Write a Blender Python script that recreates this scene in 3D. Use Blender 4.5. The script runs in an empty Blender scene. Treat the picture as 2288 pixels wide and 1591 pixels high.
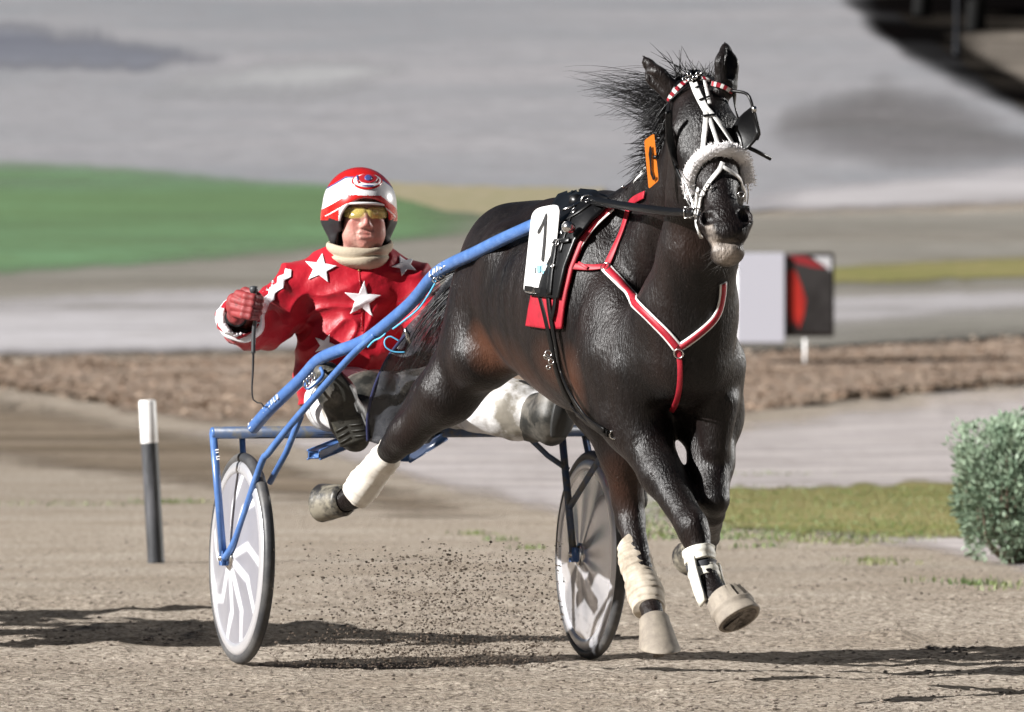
import bpy, bmesh, math, random
import numpy as np
from mathutils import Vector, Matrix, noise as mnoise
from mathutils.bvhtree import BVHTree
from mathutils.geometry import tessellate_polygon
R = math.radians
random.seed(7); np.random.seed(7)
scene = bpy.context.scene
COL = scene.collection

# ------------------------------------------------------------------ camera, sky, sun, exposure
CAM_H, CAM_D, FPX = 1.3, 30.0, 20400.0
PITCH = math.atan((795.5 - 596.0) / FPX)
cd = bpy.data.cameras.new('camera'); cam = bpy.data.objects.new('camera', cd); COL.objects.link(cam)
cam.location = (0, -CAM_D, CAM_H); cam.rotation_euler = (math.pi/2 - PITCH, 0, 0)
cd.sensor_width = 36; cd.lens = FPX / 2288 * 36; cd.clip_start = .5; cd.clip_end = 2000
cd.dof.use_dof = True; cd.dof.focus_distance = 28.2; cd.dof.aperture_fstop = 8.5
scene.camera = cam
w = bpy.data.worlds.new("World"); scene.world = w; w.use_nodes = True
nt = w.node_tree; bg = nt.nodes['Background']
sky = nt.nodes.new('ShaderNodeTexSky'); sky.sky_type = 'NISHITA'; sky.sun_disc = False
SUN_EL, SUN_AZ = R(27), R(23)          # azimuth: from image left, this far round to the camera's side
sdir = Vector((-math.cos(SUN_AZ)*math.cos(SUN_EL), -math.sin(SUN_AZ)*math.cos(SUN_EL), math.sin(SUN_EL)))
sky.sun_elevation = SUN_EL; sky.sun_rotation = math.atan2(sdir.x, sdir.y)
nt.links.new(sky.outputs[0], bg.inputs[0]); bg.inputs[1].default_value = 0.011
sl = bpy.data.lights.new('sun', 'SUN'); sl.energy = 5.0; sl.angle = R(.5); sl.color = (1, .98, .955)
so = bpy.data.objects.new('sun', sl); COL.objects.link(so); so.rotation_euler = sdir.to_track_quat('Z', 'Y').to_euler()
scene.view_settings.view_transform = 'Standard'; scene.view_settings.look = 'None'
scene.view_settings.exposure = 1.08; scene.view_settings.gamma = 1

# ------------------------------------------------------------------ measuring helpers
CP = Vector((0, -CAM_D, CAM_H)); FW = Vector((0, math.cos(PITCH), -math.sin(PITCH))); UPV = Vector((0, math.sin(PITCH), math.cos(PITCH)))
def ray(px, py):
    return (FW + Vector((1, 0, 0))*((px-1144)/FPX) + UPV*(-(py-795.5)/FPX))
def P(px, py, Y):
    r = ray(px, py); return CP + r*((Y + CAM_D)/r.y)
def T(Z):                              # terrain height against distance from the camera
    u = Z - 85.0
    return 0.0 if u <= 0 else .065*(u - 15*(1 - math.exp(-u/15)))
def onground(px, py):
    r = ray(px, py); r = r/r.y; f = lambda Z: CAM_H + r.z*Z - T(Z)
    a, b = 5.0, 600.0
    if f(b) > 0: return CP + r*b
    for _ in range(60):
        m = (a+b)/2
        if f(m) > 0: a = m
        else: b = m
    p = CP + r*a; return Vector((p.x, p.y, T(a)))

# ------------------------------------------------------------------ materials
def mat(name, col, rough=.5, metal=0, spec=.5, bump=None, var=None, coat=0, sheen=0, alpha=1, trans=0, coord='Object'):
    """bump=(scale, strength, distance, (sx,sy,sz)); var=(scale, colour2, amount range lo, hi, (sx,sy,sz))"""
    m = bpy.data.materials.new(name); m.use_nodes = True; n = m.node_tree.nodes; l = m.node_tree.links
    b = n['Principled BSDF']; b.inputs['Base Color'].default_value = (*col, 1)
    b.inputs['Roughness'].default_value = rough; b.inputs['Metallic'].default_value = metal
    b.inputs['Specular IOR Level'].default_value = spec
    b.inputs['Coat Weight'].default_value = coat; b.inputs['Coat Roughness'].default_value = .15
    b.inputs['Sheen Weight'].default_value = sheen; b.inputs['Alpha'].default_value = alpha
    b.inputs['Transmission Weight'].default_value = trans
    tc = n.new('ShaderNodeTexCoord')
    def mapped(s):
        mp = n.new('ShaderNodeMapping'); mp.inputs['Scale'].default_value = s; l.new(tc.outputs[coord], mp.inputs[0]); return mp
    if var:
        nz = n.new('ShaderNodeTexNoise'); nz.inputs['Scale'].default_value = var[0]; nz.inputs['Detail'].default_value = 6; nz.inputs['Roughness'].default_value = .65
        l.new(mapped(var[4] if len(var) > 4 else (1, 1, 1)).outputs[0], nz.inputs[0])
        cr = n.new('ShaderNodeValToRGB'); cr.color_ramp.elements[0].position = var[2]; cr.color_ramp.elements[1].position = var[3]
        cr.color_ramp.elements[0].color = (*col, 1); cr.color_ramp.elements[1].color = (*var[1], 1)
        l.new(nz.outputs[0], cr.inputs[0]); l.new(cr.outputs[0], b.inputs['Base Color'])
    if bump:
        nz = n.new('ShaderNodeTexNoise'); nz.inputs['Scale'].default_value = bump[0]; nz.inputs['Detail'].default_value = 5
        l.new(mapped(bump[3] if len(bump) > 3 else (1, 1, 1)).outputs[0], nz.inputs[0])
        bp = n.new('ShaderNodeBump'); bp.inputs['Strength'].default_value = bump[1]; bp.inputs['Distance'].default_value = bump[2]
        l.new(nz.outputs[0], bp.inputs['Height']); l.new(bp.outputs[0], b.inputs['Normal'])
    return m

# ------------------------------------------------------------------ object helpers
def tag(o, label=None, cat=None, group=None, kind=None):
    if label: o['label'] = label
    if cat: o['category'] = cat
    if group: o['group'] = group
    if kind: o['kind'] = kind
    return o
def empty(name, loc, label, cat, group=None):
    o = bpy.data.objects.new(name, None); COL.objects.link(o); o.location = loc; o.empty_display_size = .2
    return tag(o, label, cat, group)
def link(name, me, m, parent=None, smooth=True):
    o = bpy.data.objects.new(name, me); COL.objects.link(o)
    if m is not None:
        for x in (m if isinstance(m, (list, tuple)) else [m]): me.materials.append(x)
    if smooth: me.polygons.foreach_set('use_smooth', [True]*len(me.polygons))
    if parent is not None:
        o.parent = parent; o.matrix_parent_inverse = Matrix.Translation(-parent_world(parent))
    return o
def parent_world(p):
    v = Vector(p.location)
    if p.parent is not None: v = Vector((0, 0, 0)) if p.type != 'EMPTY' else v + parent_world(p.parent)
    return v
def mesh(name, V, F):
    me = bpy.data.meshes.new(name); me.from_pydata([tuple(v) for v in V], [], [tuple(f) for f in F]); me.update(); return me
class MB:
    """collects pieces of one part"""
    def __init__(s): s.V = []; s.F = []; s.M = []; s.G = []
    def add(s, V, F, mi=0):
        o = len(s.V); s.G.append((o, len(s.F))); s.V += [Vector(v) for v in V]; s.F += [tuple(i+o for i in f) for f in F]; s.M += [mi]*len(F)
    def build(s, name, m, parent=None, smooth=True):
        me = mesh(name, s.V, s.F); o = link(name, me, m, parent, smooth); me.polygons.foreach_set('material_index', s.M); return o
    def each(s, name, m, parent=None, smooth=True):
        """every piece collected becomes a part of its own"""
        g = s.G + [(len(s.V), len(s.F))]; out = []
        for (v0, f0), (v1, f1) in zip(g[:-1], g[1:]):
            me = mesh(name, s.V[v0:v1], [tuple(i-v0 for i in q) for q in s.F[f0:f1]]); out.append(link(name, me, m, parent, smooth))
        return out
    def tube(s, pts, r, seg=12, caps=True, mi=0, flat=None):
        pts = [Vector(p) for p in pts]; n = len(pts); rr = r if isinstance(r, (list, tuple)) else [r]*n
        V = []; F = []; up = None
        for i in range(n):
            t = (pts[min(i+1, n-1)] - pts[max(i-1, 0)]).normalized()
            if up is None:
                up = Vector((0, 0, 1)) if abs(t.z) < .9 else Vector((1, 0, 0))
            a = (up - t*up.dot(t)).normalized(); up = a; b = t.cross(a)
            for k in range(seg):
                an = 2*math.pi*k/seg; V.append(pts[i] + a*math.cos(an)*rr[i] + b*math.sin(an)*rr[i]*(flat or 1))
        for i in range(n-1):
            for k in range(seg):
                F.append((i*seg+k, i*seg+(k+1) % seg, (i+1)*seg+(k+1) % seg, (i+1)*seg+k))
        if caps: F += [tuple(range(seg))[::-1], tuple(range((n-1)*seg, n*seg))]
        s.add(V, F, mi); return s
    def box(s, c, ax, ay, az, mi=0, bev=0):
        c = Vector(c); V = []
        if bev <= 0:
            for i in (-1, 1):
                for j in (-1, 1):
                    for k in (-1, 1): V.append(c + ax*i + ay*j + az*k)
            F = [(0, 1, 3, 2), (4, 6, 7, 5), (0, 4, 5, 1), (2, 3, 7, 6), (0, 2, 6, 4), (1, 5, 7, 3)]
            s.add(V, F, mi); return s
        bm = bmesh.new(); bmesh.ops.create_cube(bm, size=2)
        M = Matrix((ax, ay, az)).transposed()
        for v in bm.verts: v.co = c + M @ v.co
        bmesh.ops.bevel(bm, geom=bm.edges[:], offset=bev, segments=2, affect='EDGES')
        bm.verts.index_update(); s.add([v.co for v in bm.verts], [[v.index for v in f.verts] for f in bm.faces], mi); bm.free(); return s
    def lathe(s, o, ax, prof, seg=40, ref=None, mi=0, fn=None, closed=False):
        """prof: list of (r, h) along axis ax from o"""
        ax = ax.normalized(); a = ref or (Vector((0, 0, 1)) if abs(ax.z) < .9 else Vector((1, 0, 0)))
        a = (a - ax*a.dot(ax)).normalized(); b = ax.cross(a); V = []; F = []; n = len(prof)
        for (r, h) in prof:
            for k in range(seg):
                an = 2*math.pi*k/seg; q = r*(fn(an, h) if fn else 1)
                V.append(o + ax*h + a*math.cos(an)*q + b*math.sin(an)*q)
        for i in range(n if closed else n-1):
            j = (i+1) % n
            for k in range(seg): F.append((i*seg+k, i*seg+(k+1) % seg, j*seg+(k+1) % seg, j*seg+k))
        s.add(V, F, mi); return s
    def ribbon(s, pts, nrm, wid, th, mi=0, caps=True):
        n = len(pts); V = []; F = []; ww = wid if isinstance(wid, (list, tuple)) else [wid]*n
        for i in range(n):
            t = (pts[min(i+1, n-1)] - pts[max(i-1, 0)]).normalized(); sd = t.cross(nrm[i]).normalized(); q = sd.cross(t).normalized()
            h = ww[i]/2
            V += [pts[i] - sd*h, pts[i] - sd*h*.92 + q*th, pts[i] + sd*h*.92 + q*th, pts[i] + sd*h]
        for i in range(n-1):
            for k in range(4): F.append((i*4+k, (i+1)*4+k, (i+1)*4+(k+1) % 4, i*4+(k+1) % 4))
        if caps: F += [(0, 1, 2, 3), (n*4-1, n*4-2, n*4-3, n*4-4)]
        s.add(V, F, mi); return s
def crom(pts, step):
    """Catmull-Rom resample of tuples / vectors"""
    pts = [Vector(p) for p in pts]; out = []; n = len(pts)
    for i in range(n-1):
        p0, p1, p2, p3 = pts[max(i-1, 0)], pts[i], pts[i+1], pts[min(i+2, n-1)]
        k = max(1, int((p2-p1).length/step))
        for j in range(k):
            t = j/k; out.append(.5*((2*p1) + (p2-p0)*t + (2*p0-5*p1+4*p2-p3)*t*t + (3*p1-p0-3*p2+p3)*t**3))
    out.append(pts[-1]); return out
def hit(bvh, px, py, fallbackY=None, off=0.0):
    r = ray(px, py).normalized(); loc, nr, i, d = bvh.ray_cast(CP, r)
    if loc is None:
        q = P(px, py, fallbackY if fallbackY is not None else -2.0); loc, nr, i, d = bvh.find_nearest(q)
    if nr.dot(r) > 0 and False: nr = -nr
    return loc + nr*off, nr
def smooth_pts(p, k=2):
    for _ in range(k): p = [p[0]] + [(p[i-1] + p[i]*2 + p[i+1])/4 for i in range(1, len(p)-1)] + [p[-1]]
    return p
def strap_path(bvh, px, step=9, off=.004, Y0=None):
    pp = crom([(x, y, 0) for x, y in px], step); L = []; N = []; Y = Y0
    for q in pp:
        l, nn = hit(bvh, q.x, q.y, Y, off); L.append(l); N.append(nn); Y = l.y
    L = smooth_pts(L, 3); N = smooth_pts(N, 6)
    # keep it outside the surface after smoothing
    for i, l in enumerate(L):
        c, nn, k, d = bvh.find_nearest(l)
        if c is not None and (l-c).dot(nn) < off*.8: L[i] = c + nn*off
    return L, [v.normalized() for v in N]
def patch(mb, bvh, outline, step=7, off=.002, mi=0, Y0=None):
    """a thin appliqué lying on a surface; outline in photo pixels, laid onto the body under it"""
    bm = bmesh.new(); vs = [bm.verts.new((x, y, 0)) for x, y in outline]
    for t_ in tessellate_polygon([[Vector((x, y, 0)) for x, y in outline]]): bm.faces.new([vs[q_] for q_ in t_])
    for _ in range(6):
        long = [e for e in bm.edges if e.calc_length() > step]
        if not long: break
        bmesh.ops.subdivide_edges(bm, edges=long, cuts=1); bmesh.ops.triangulate(bm, faces=bm.faces[:])
    bm.verts.index_update(); V = []; Y = Y0
    for v in bm.verts:
        l, nn = hit(bvh, v.co.x, v.co.y, Y if Y is not None else Y0, off); V.append(l)
    F = []
    for f in bm.faces:
        ids = [v.index for v in f.verts]
        if max((V[a]-V[b]).length for a in ids for b in ids) < step*.02: F.append(ids)
    bm.free(); mb.add(V, F, mi)
def star(cx, cy, r, rot=0, r2=.42, sx=1, sy=1, shear=0):
    o = []
    for k in range(10):
        a = rot + math.pi*k/5; q = r if k % 2 == 0 else r*r2
        x, y = math.sin(a)*q*sx, -math.cos(a)*q*sy; o.append((cx + x + shear*y, cy + y))
    return o

# ------------------------------------------------------------------ implicit surface modeller
def arr(v): return np.array([v[0], v[1], v[2]], dtype=np.float32)
class Field:
    def __init__(s, lo, hi, h):
        s.lo = arr(lo); s.h = h; s.n = np.ceil((arr(hi)-s.lo)/h).astype(int)+1
        s.D = np.full(tuple(s.n), 1.0, np.float32)
    def _sub(s, lo, hi, pad):
        a = np.clip(np.floor((lo-pad-s.lo)/s.h).astype(int), 0, s.n); b = np.clip(np.ceil((hi+pad-s.lo)/s.h).astype(int)+1, 0, s.n)
        sl = tuple(slice(a[i], b[i]) for i in range(3))
        g = [(s.lo[i] + s.h*np.arange(a[i], b[i], dtype=np.float32)) for i in range(3)]
        return sl, g[0][:, None, None], g[1][None, :, None], g[2][None, None, :]
    def _mix(s, sl, d, k, mode):
        D = s.D[sl]
        if mode == 'cut': d = -d; hh = np.maximum(k-np.abs(D-d), 0)/k; s.D[sl] = np.maximum(D, d) + hh*hh*k*.25
        else: hh = np.maximum(k-np.abs(D-d), 0)/k; s.D[sl] = np.minimum(D, d) - hh*hh*k*.25
    def cone(s, a, b, ra, rb, k=.04, mode='add', flat=None):
        a = arr(a); b = arr(b); r = max(ra, rb); pad = .1 if mode == 'add' else .03
        sl, X, Y, Z = s._sub(np.minimum(a, b)-r, np.maximum(a, b)+r, pad)
        ab = b-a; L2 = float((ab*ab).sum())+1e-9
        x, y, z = X-a[0], Y-a[1], Z-a[2]
        t = np.clip((x*ab[0]+y*ab[1]+z*ab[2])/L2, 0, 1)
        x = x-t*ab[0]; y = y-t*ab[1]; z = z-t*ab[2]
        if flat:
            n = arr(Vector(flat[0]).normalized()); q = flat[1]; c = (x*n[0]+y*n[1]+z*n[2])*(1/q-1); x = x+c*n[0]; y = y+c*n[1]; z = z+c*n[2]
        d = np.sqrt(x*x+y*y+z*z) - (ra + t*(rb-ra))
        if flat: d = d*(flat[1]*.5+.5)
        s._mix(sl, d, k, mode); return s
    def chain(s, pts, rs, k=.04, flat=None):
        for i in range(len(pts)-1): s.cone(pts[i], pts[i+1], rs[i], rs[i+1], k, flat=flat)
        return s
    def ell(s, c, r, axes=None, k=.05, mode='add'):
        c = arr(c); rm = max(r); pad = .1 if mode == 'add' else .03
        sl, X, Y, Z = s._sub(c-rm, c+rm, pad); x, y, z = X-c[0], Y-c[1], Z-c[2]
        if axes is None: u, v, w_ = x, y, z
        else:
            A = [arr(q) for q in axes]; u, v, w_ = [x*q[0]+y*q[1]+z*q[2] for q in A]
        k0 = np.sqrt((u/r[0])**2+(v/r[1])**2+(w_/r[2])**2); k1 = np.sqrt((u/r[0]**2)**2+(v/r[1]**2)**2+(w_/r[2]**2)**2)+1e-6
        s._mix(sl, k0*(k0-1)/k1, k, mode); return s
    def mesh(s):
        D = s.D; S = D < 0; h = s.h; n = s.n
        m = np.zeros(tuple(n-1), np.int8)
        for i in (0, 1):
            for j in (0, 1):
                for k in (0, 1): m += S[i:n[0]-1+i, j:n[1]-1+j, k:n[2]-1+k]
        act = (m > 0) & (m < 8); I, J, K = np.nonzero(act); idx = np.full(act.shape, -1, np.int32); idx[I, J, K] = np.arange(len(I))
        acc = np.zeros((len(I), 3)); cnt = np.zeros(len(I)); C = [(i, j, k) for i in (0, 1) for j in (0, 1) for k in (0, 1)]
        for a in C:
            for ax in range(3):
                if a[ax]: continue
                b = list(a); b[ax] = 1
                d0 = D[I+a[0], J+a[1], K+a[2]].astype(float); d1 = D[I+b[0], J+b[1], K+b[2]].astype(float); sel = (d0 < 0) != (d1 < 0)
                t = np.where(sel, d0/np.where(sel, d0-d1, 1), 0)
                p = np.stack([a[q] + (t if q == ax else 0)*np.ones(len(I)) for q in range(3)], 1)
                acc[sel] += p[sel]; cnt[sel] += 1
        V = (np.stack([I, J, K], 1) + acc/cnt[:, None])*h + s.lo
        Q = []
        for ax in range(3):
            u, v = (ax+1) % 3, (ax+2) % 3
            s0 = [slice(None)]*3; s1 = [slice(None)]*3; s0[ax] = slice(0, -1); s1[ax] = slice(1, None)
            A = S[tuple(s0)]; B = S[tuple(s1)]; e = np.stack(np.nonzero(A != B), 1)
            e = e[(e[:, u] > 0) & (e[:, v] > 0) & (e[:, u] < n[u]-1) & (e[:, v] < n[v]-1)]
            if not len(e): continue
            def g(du, dv):
                q = e.copy(); q[:, u] -= du; q[:, v] -= dv; return idx[q[:, 0], q[:, 1], q[:, 2]]
            quad = np.stack([g(1, 1), g(0, 1), g(0, 0), g(1, 0)], 1); flip = ~A[e[:, 0], e[:, 1], e[:, 2]]
            quad[flip] = quad[flip][:, ::-1]; Q.append(quad)
        Q = np.concatenate(Q)
        for _ in range(2):      # light relaxation
            sm = np.zeros_like(V); c = np.zeros(len(V))
            for k in range(4):
                np.add.at(sm, Q[:, k], V[Q[:, (k+1) % 4]]); np.add.at(c, Q[:, k], 1)
                np.add.at(sm, Q[:, (k+1) % 4], V[Q[:, k]]); np.add.at(c, Q[:, (k+1) % 4], 1)
            V = V*.5 + .5*sm/c[:, None]
        return V, Q
def npmesh(name, V, Q):
    me = bpy.data.meshes.new(name); me.vertices.add(len(V)); me.vertices.foreach_set('co', V.astype(np.float32).ravel())
    k = Q.shape[1]; me.loops.add(len(Q)*k); me.loops.foreach_set('vertex_index', Q.astype(np.int32).ravel())
    me.polygons.add(len(Q)); me.polygons.foreach_set('loop_start', np.arange(len(Q), dtype=np.int32)*k)
    try: me.polygons.foreach_set('loop_total', np.full(len(Q), k, np.int32))
    except Exception: pass
    me.update(calc_edges=True); me.validate(); return me
def vnormals(V, Q):
    a = V[Q[:, 2]]-V[Q[:, 0]]; b = V[Q[:, 3]]-V[Q[:, 1]]; f = np.cross(a, b); n = np.zeros_like(V)
    for k in range(4): np.add.at(n, Q[:, k], f)
    return n/(np.linalg.norm(n, axis=1)[:, None]+1e-12)
def displace(V, Q, fn):
    N = vnormals(V, Q); d = np.array([fn(Vector(v), Vector(n)) for v, n in zip(V, N)]); return V + N*d[:, None]
def bvh_of(V, Q): return BVHTree.FromPolygons([tuple(v) for v in V], [tuple(int(i) for i in q) for q in Q])
def blob_attr(me, V, name, blobs):
    a = np.zeros(len(V))
    for (c, r, s) in blobs:
        d = np.linalg.norm(V - np.array(c), axis=1)/r; a = np.maximum(a, s*np.clip(1.25-d, 0, .8)/.8)
    at = me.attributes.new(name, 'FLOAT', 'POINT'); at.data.foreach_set('value', a.astype(np.float32))
# ================================================================== terrain and ground
def wob(x, s, seed): return mnoise.noise(Vector((x/s, seed*7.3, 0)))
def groundmat(name, c1, c2, c3, s1=1.2, fine=40, bumpd=.012, dark=None, stretch=(1, 1, 1), rough=.95, feather=0, fsoft=.25):
    m = bpy.data.materials.new(name); m.use_nodes = True; n = m.node_tree.nodes; l = m.node_tree.links; b = n['Principled BSDF']
    b.inputs['Roughness'].default_value = rough; b.inputs['Specular IOR Level'].default_value = 0
    tc = n.new('ShaderNodeTexCoord'); mp = n.new('ShaderNodeMapping'); mp.inputs['Scale'].default_value = stretch; l.new(tc.outputs['Object'], mp.inputs[0])
    def nz(s, d=6, r=.6):
        q = n.new('ShaderNodeTexNoise'); q.inputs['Scale'].default_value = s; q.inputs['Detail'].default_value = d; q.inputs['Roughness'].default_value = r
        l.new(mp.outputs[0], q.inputs[0]); return q
    def ramp(a, p, q, ca, cb):
        r_ = n.new('ShaderNodeValToRGB'); e = r_.color_ramp.elements; e[0].position = p; e[1].position = q; e[0].color = (*ca, 1); e[1].color = (*cb, 1); l.new(a.outputs[0], r_.inputs[0]); return r_
    a = ramp(nz(s1), .35, .65, c1, c2)
    f = ramp(nz(fine, 8, .75), .42, .62, (0, 0, 0), (1, 1, 1))
    mx = n.new('ShaderNodeMix'); mx.data_type = 'RGBA'; l.new(f.outputs[0], mx.inputs['Factor']); mx.blend_type = 'MIX'
    l.new(a.outputs[0], mx.inputs['A']); mx.inputs['B'].default_value = (*c3, 1); out = mx.outputs['Result']
    if dark:
        v = n.new('ShaderNodeTexNoise'); v.inputs['Scale'].default_value = dark[0]; v.inputs['Detail'].default_value = 3; l.new(mp.outputs[0], v.inputs[0])
        r_ = ramp(v, dark[1], dark[1]+.06, (0, 0, 0), (1, 1, 1)); m2 = n.new('ShaderNodeMix'); m2.data_type = 'RGBA'
        l.new(r_.outputs[0], m2.inputs['Factor']); l.new(out, m2.inputs['A']); m2.inputs['B'].default_value = (*dark[2], 1); out = m2.outputs['Result']
    l.new(out, b.inputs['Base Color'])
    if feather:
        at = n.new('ShaderNodeAttribute'); at.attribute_name = 'cover'; ez = nz(feather, 5, .6)
        e1 = n.new('ShaderNodeMath'); e1.operation = 'MULTIPLY_ADD'; l.new(ez.outputs[0], e1.inputs[0]); e1.inputs[1].default_value = 1.6; e1.inputs[2].default_value = -.8
        e2 = n.new('ShaderNodeMath'); e2.operation = 'ADD'; l.new(at.outputs['Fac'], e2.inputs[0]); l.new(e1.outputs[0], e2.inputs[1])
        e3 = n.new('ShaderNodeMapRange'); l.new(e2.outputs[0], e3.inputs[0]); e3.inputs['From Min'].default_value = .25; e3.inputs['From Max'].default_value = .25+fsoft
        l.new(e3.outputs[0], b.inputs['Alpha'])
    h = nz(fine*.6, 8, .7); bp = n.new('ShaderNodeBump'); bp.inputs['Strength'].default_value = .9; bp.inputs['Distance'].default_value = bumpd
    l.new(h.outputs[0], bp.inputs['Height']); l.new(bp.outputs[0], b.inputs['Normal']); return m
M_track = groundmat('track_sand', (.46, .39, .315), (.60, .525, .44), (.125, .10, .078), .9, 34, .05, (30, .64, (.06, .045, .035)))
M_bank = groundmat('bank_gravel', (.21, .22, .235), (.31, .30, .31), (.23, .225, .235), .08, 1.6, .06)
M_loam = groundmat('packed_loam', (.17, .135, .095), (.32, .26, .20), (.14, .11, .085), .5, 12, .03, feather=.9, fsoft=.8, stretch=(.5, 1, 1))
M_grit = groundmat('pale_grit', (.53, .49, .49), (.46, .42, .41), (.44, .395, .38), .5, 14, .03, (4, .64, (.20, .17, .14)), feather=1.0, fsoft=.9, stretch=(.9, 1, 1))
M_pale = groundmat('pale_path', (.52, .50, .52), (.40, .38, .39), (.38, .36, .36), .12, 3, .03, None, (.35, 1, 1), feather=.15, fsoft=1.0)
M_strip = groundmat('grey_dirt', (.22, .205, .175), (.31, .295, .27), (.20, .19, .165), .14, 3, .05, None, (.3, 1, 1), feather=.2, fsoft=1.0)
M_leaf = groundmat('leaf_litter', (.15, .115, .085), (.36, .30, .25), (.24, .165, .12), .8, 7, .025, feather=.6, fsoft=.4)
M_lawn = groundmat('green_lawn', (.115, .18, .085), (.16, .29, .16), (.12, .18, .09), .07, 4, .06, None, (.35, 1, 1), feather=.12, fsoft=1.0)
M_dry = groundmat('dry_grass', (.20, .19, .075), (.30, .24, .13), (.15, .16, .06), .8, 14, .03, None, (.4, 1, 1), feather=.7, fsoft=.5)
M_mound = groundmat('mound_soil', (.10, .095, .085), (.22, .21, .215), (.15, .14, .14), .14, 1, .25, feather=.07, fsoft=1.2)
M_wet = groundmat('damp_gravel', (.10, .11, .15), (.25, .25, .27), (.16, .17, .20), .10, 1, .05, None, (.35, 1, 1), feather=.10, fsoft=.9)
M_night = groundmat('painted_night', (.0015, .0015, .0015), (.004, .003, .003), (.002, .002, .002), .2, 2, .05, feather=.1, fsoft=.9)  # near-black colour paints the night darkness onto the far ground

def relief(x, y):
    Z = y + 30
    if Z > 41: return 0.0
    w_ = min(1, (41-Z)/5)
    v = Vector((x, y*.8, 0))
    return w_*(.012*mnoise.noise(v*1.3) + .0085*mnoise.noise(v*5.2) + .0055*mnoise.noise(v*15) + .0035*mnoise.noise(v*37) + .05*max(0, mnoise.noise(v*3.3+Vector((9, 2, 1)))-.38) + .03*max(0, mnoise.noise(v*9)-.42) - .010*max(0, mnoise.noise(Vector((x*.25, y*4.2, 7)))-.1))
def flatten(x, y):      # the hooves and wheels stay clear of the relief
    return 1.0
def terrain():
    ys = list(np.arange(-6, 6, .035)) + list(np.arange(6, 34, .3)) + list(np.arange(34, 60, 2)) + list(np.arange(60, 460, 5)) + [600, 900, 1400]
    xs0 = list(np.arange(-2.6, 2.6, .03)); ext = [3, 3.6, 4.5, 6, 8, 11, 15, 20, 30, 45, 70, 110, 180, 300, 600]
    xs = [-e for e in reversed(ext)] + xs0 + ext
    ys = [-40, -34, -28, -20, -12, -8] + ys
    V = np.array([(x, y, T(y+30) + relief(x, y)) for y in ys for x in xs]); a, b = len(ys), len(xs)
    I = np.arange(a*b).reshape(a, b); Q = np.stack([I[:-1, :-1].ravel(), I[:-1, 1:].ravel(), I[1:, 1:].ravel(), I[1:, :-1].ravel()], 1)
    o = link('ground', npmesh('ground', V, Q), M_track); tag(o, 'gritty brown sand racetrack surface with fine clods', kind='structure'); return o
terrain()
ZL = [0.0]
def zone(name, top, bot, m, label, nx=120, ny=6, amp=4, lift=None, kind='structure', x0=-500, x1=2800, s=60, fp=24):
    """a ground strip: its far and near borders measured in photo pixels, laid on the terrain"""
    ZL[0] += .004; seed = ZL[0]*500
    tx, ty = zip(*top); bx, by = zip(*bot); V = []; cov = []
    for i in range(nx+1):
        x = x0 + (x1-x0)*i/nx; yt = np.interp(x, tx, ty); yb = np.interp(x, bx, by)
        yt += amp*(wob(x, s, seed) + .5*wob(x, s/4, seed+3)); yb += amp*(wob(x, s, seed+1) + .5*wob(x, s/4, seed+4))
        if yb < yt: yb = yt + .01
        for j in range(ny+1):
            g = onground(x, yt + (yb-yt)*j/ny); Z = g.y+30
            cov.append(min(1, (yb-yt)*min(j, ny-j)/ny/fp) * min(1, (6*i/nx if x0 > -499 else 9), (6*(nx-i)/nx if x1 < 2799 else 9)))
            g.z += (.004 if Z < 85 else .03) + ZL[0]*(.06 if Z < 85 else 1) + (relief(g.x, g.y)) ; V.append(g)
    a, b = nx+1, ny+1; I = np.arange(a*b).reshape(a, b)
    Q = np.stack([I[:-1, :-1].ravel(), I[:-1, 1:].ravel(), I[1:, 1:].ravel(), I[1:, :-1].ravel()], 1)
    V = np.array([tuple(v) for v in V]); me = npmesh(name, V, Q); at = me.attributes.new('cover', 'FLOAT', 'POINT'); at.data.foreach_set('value', np.array(cov, np.float32)); o = link(name, me, m); tag(o, label, kind=kind); return o
E = lambda *p: list(p)
# from far to near
zone('bank', E((-500, -60), (1880, -60), (2290, 250), (2800, 330)), E((-500, 430), (0, 425), (500, 460), (1000, 470), (1650, 480), (2288, 400), (2800, 380)), M_bank, 'pale grey gravel bank rising behind the track', ny=24, amp=2)
zone('damp_patch', E((-500, 60), (0, 40), (300, 75), (560, 115), (620, 135)), E((-500, 150), (0, 170), (300, 185), (560, 140), (620, 136)), M_wet, 'bluish damp patch on the gravel bank', x1=620, amp=14, fp=45)
zone('bright_patch', E((230, 222), (420, 140), (700, 90), (980, 130)), E((230, 246), (420, 250), (700, 255), (980, 170)), groundmat('bright_gravel', (.33, .33, .34), (.48, .48, .48), (.36, .36, .37), .16, 2, .05, None, (.35, 1, 1), feather=.14, fsoft=1.1), 'paler dry patch on the gravel bank', x0=230, x1=980, amp=16, s=90, fp=70)
zone('mound', E((1620, 320), (1760, 215), (1960, 150), (2110, 180), (2450, 330)), E((1620, 330), (1850, 375), (2000, 400), (2200, 400), (2450, 380)), M_mound, 'dark soil mound on the gravel bank', x0=1620, x1=2450, amp=5, fp=90)
zone('far_path', E((1600, 460), (1750, 425), (2288, 368), (2800, 330)), E((1600, 500), (2288, 470), (2800, 450)), M_pale, 'pale path crossing below the bank at right', x0=1600, amp=3)
zone('far_dirt', E((-500, 420), (1100, 425), (1650, 475), (2288, 462), (2800, 445)), E((-500, 800), (2800, 800)), M_strip, 'grey brown dirt beyond the pale track', ny=14)
zone('lawn', E((-500, 330), (0, 352), (200, 362), (600, 400), (800, 412), (1190, 470)), E((-500, 650), (0, 636), (300, 610), (700, 580), (1100, 540), (1190, 480)), M_lawn, 'green lawn at the foot of the bank', x1=1190, ny=14)
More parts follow.
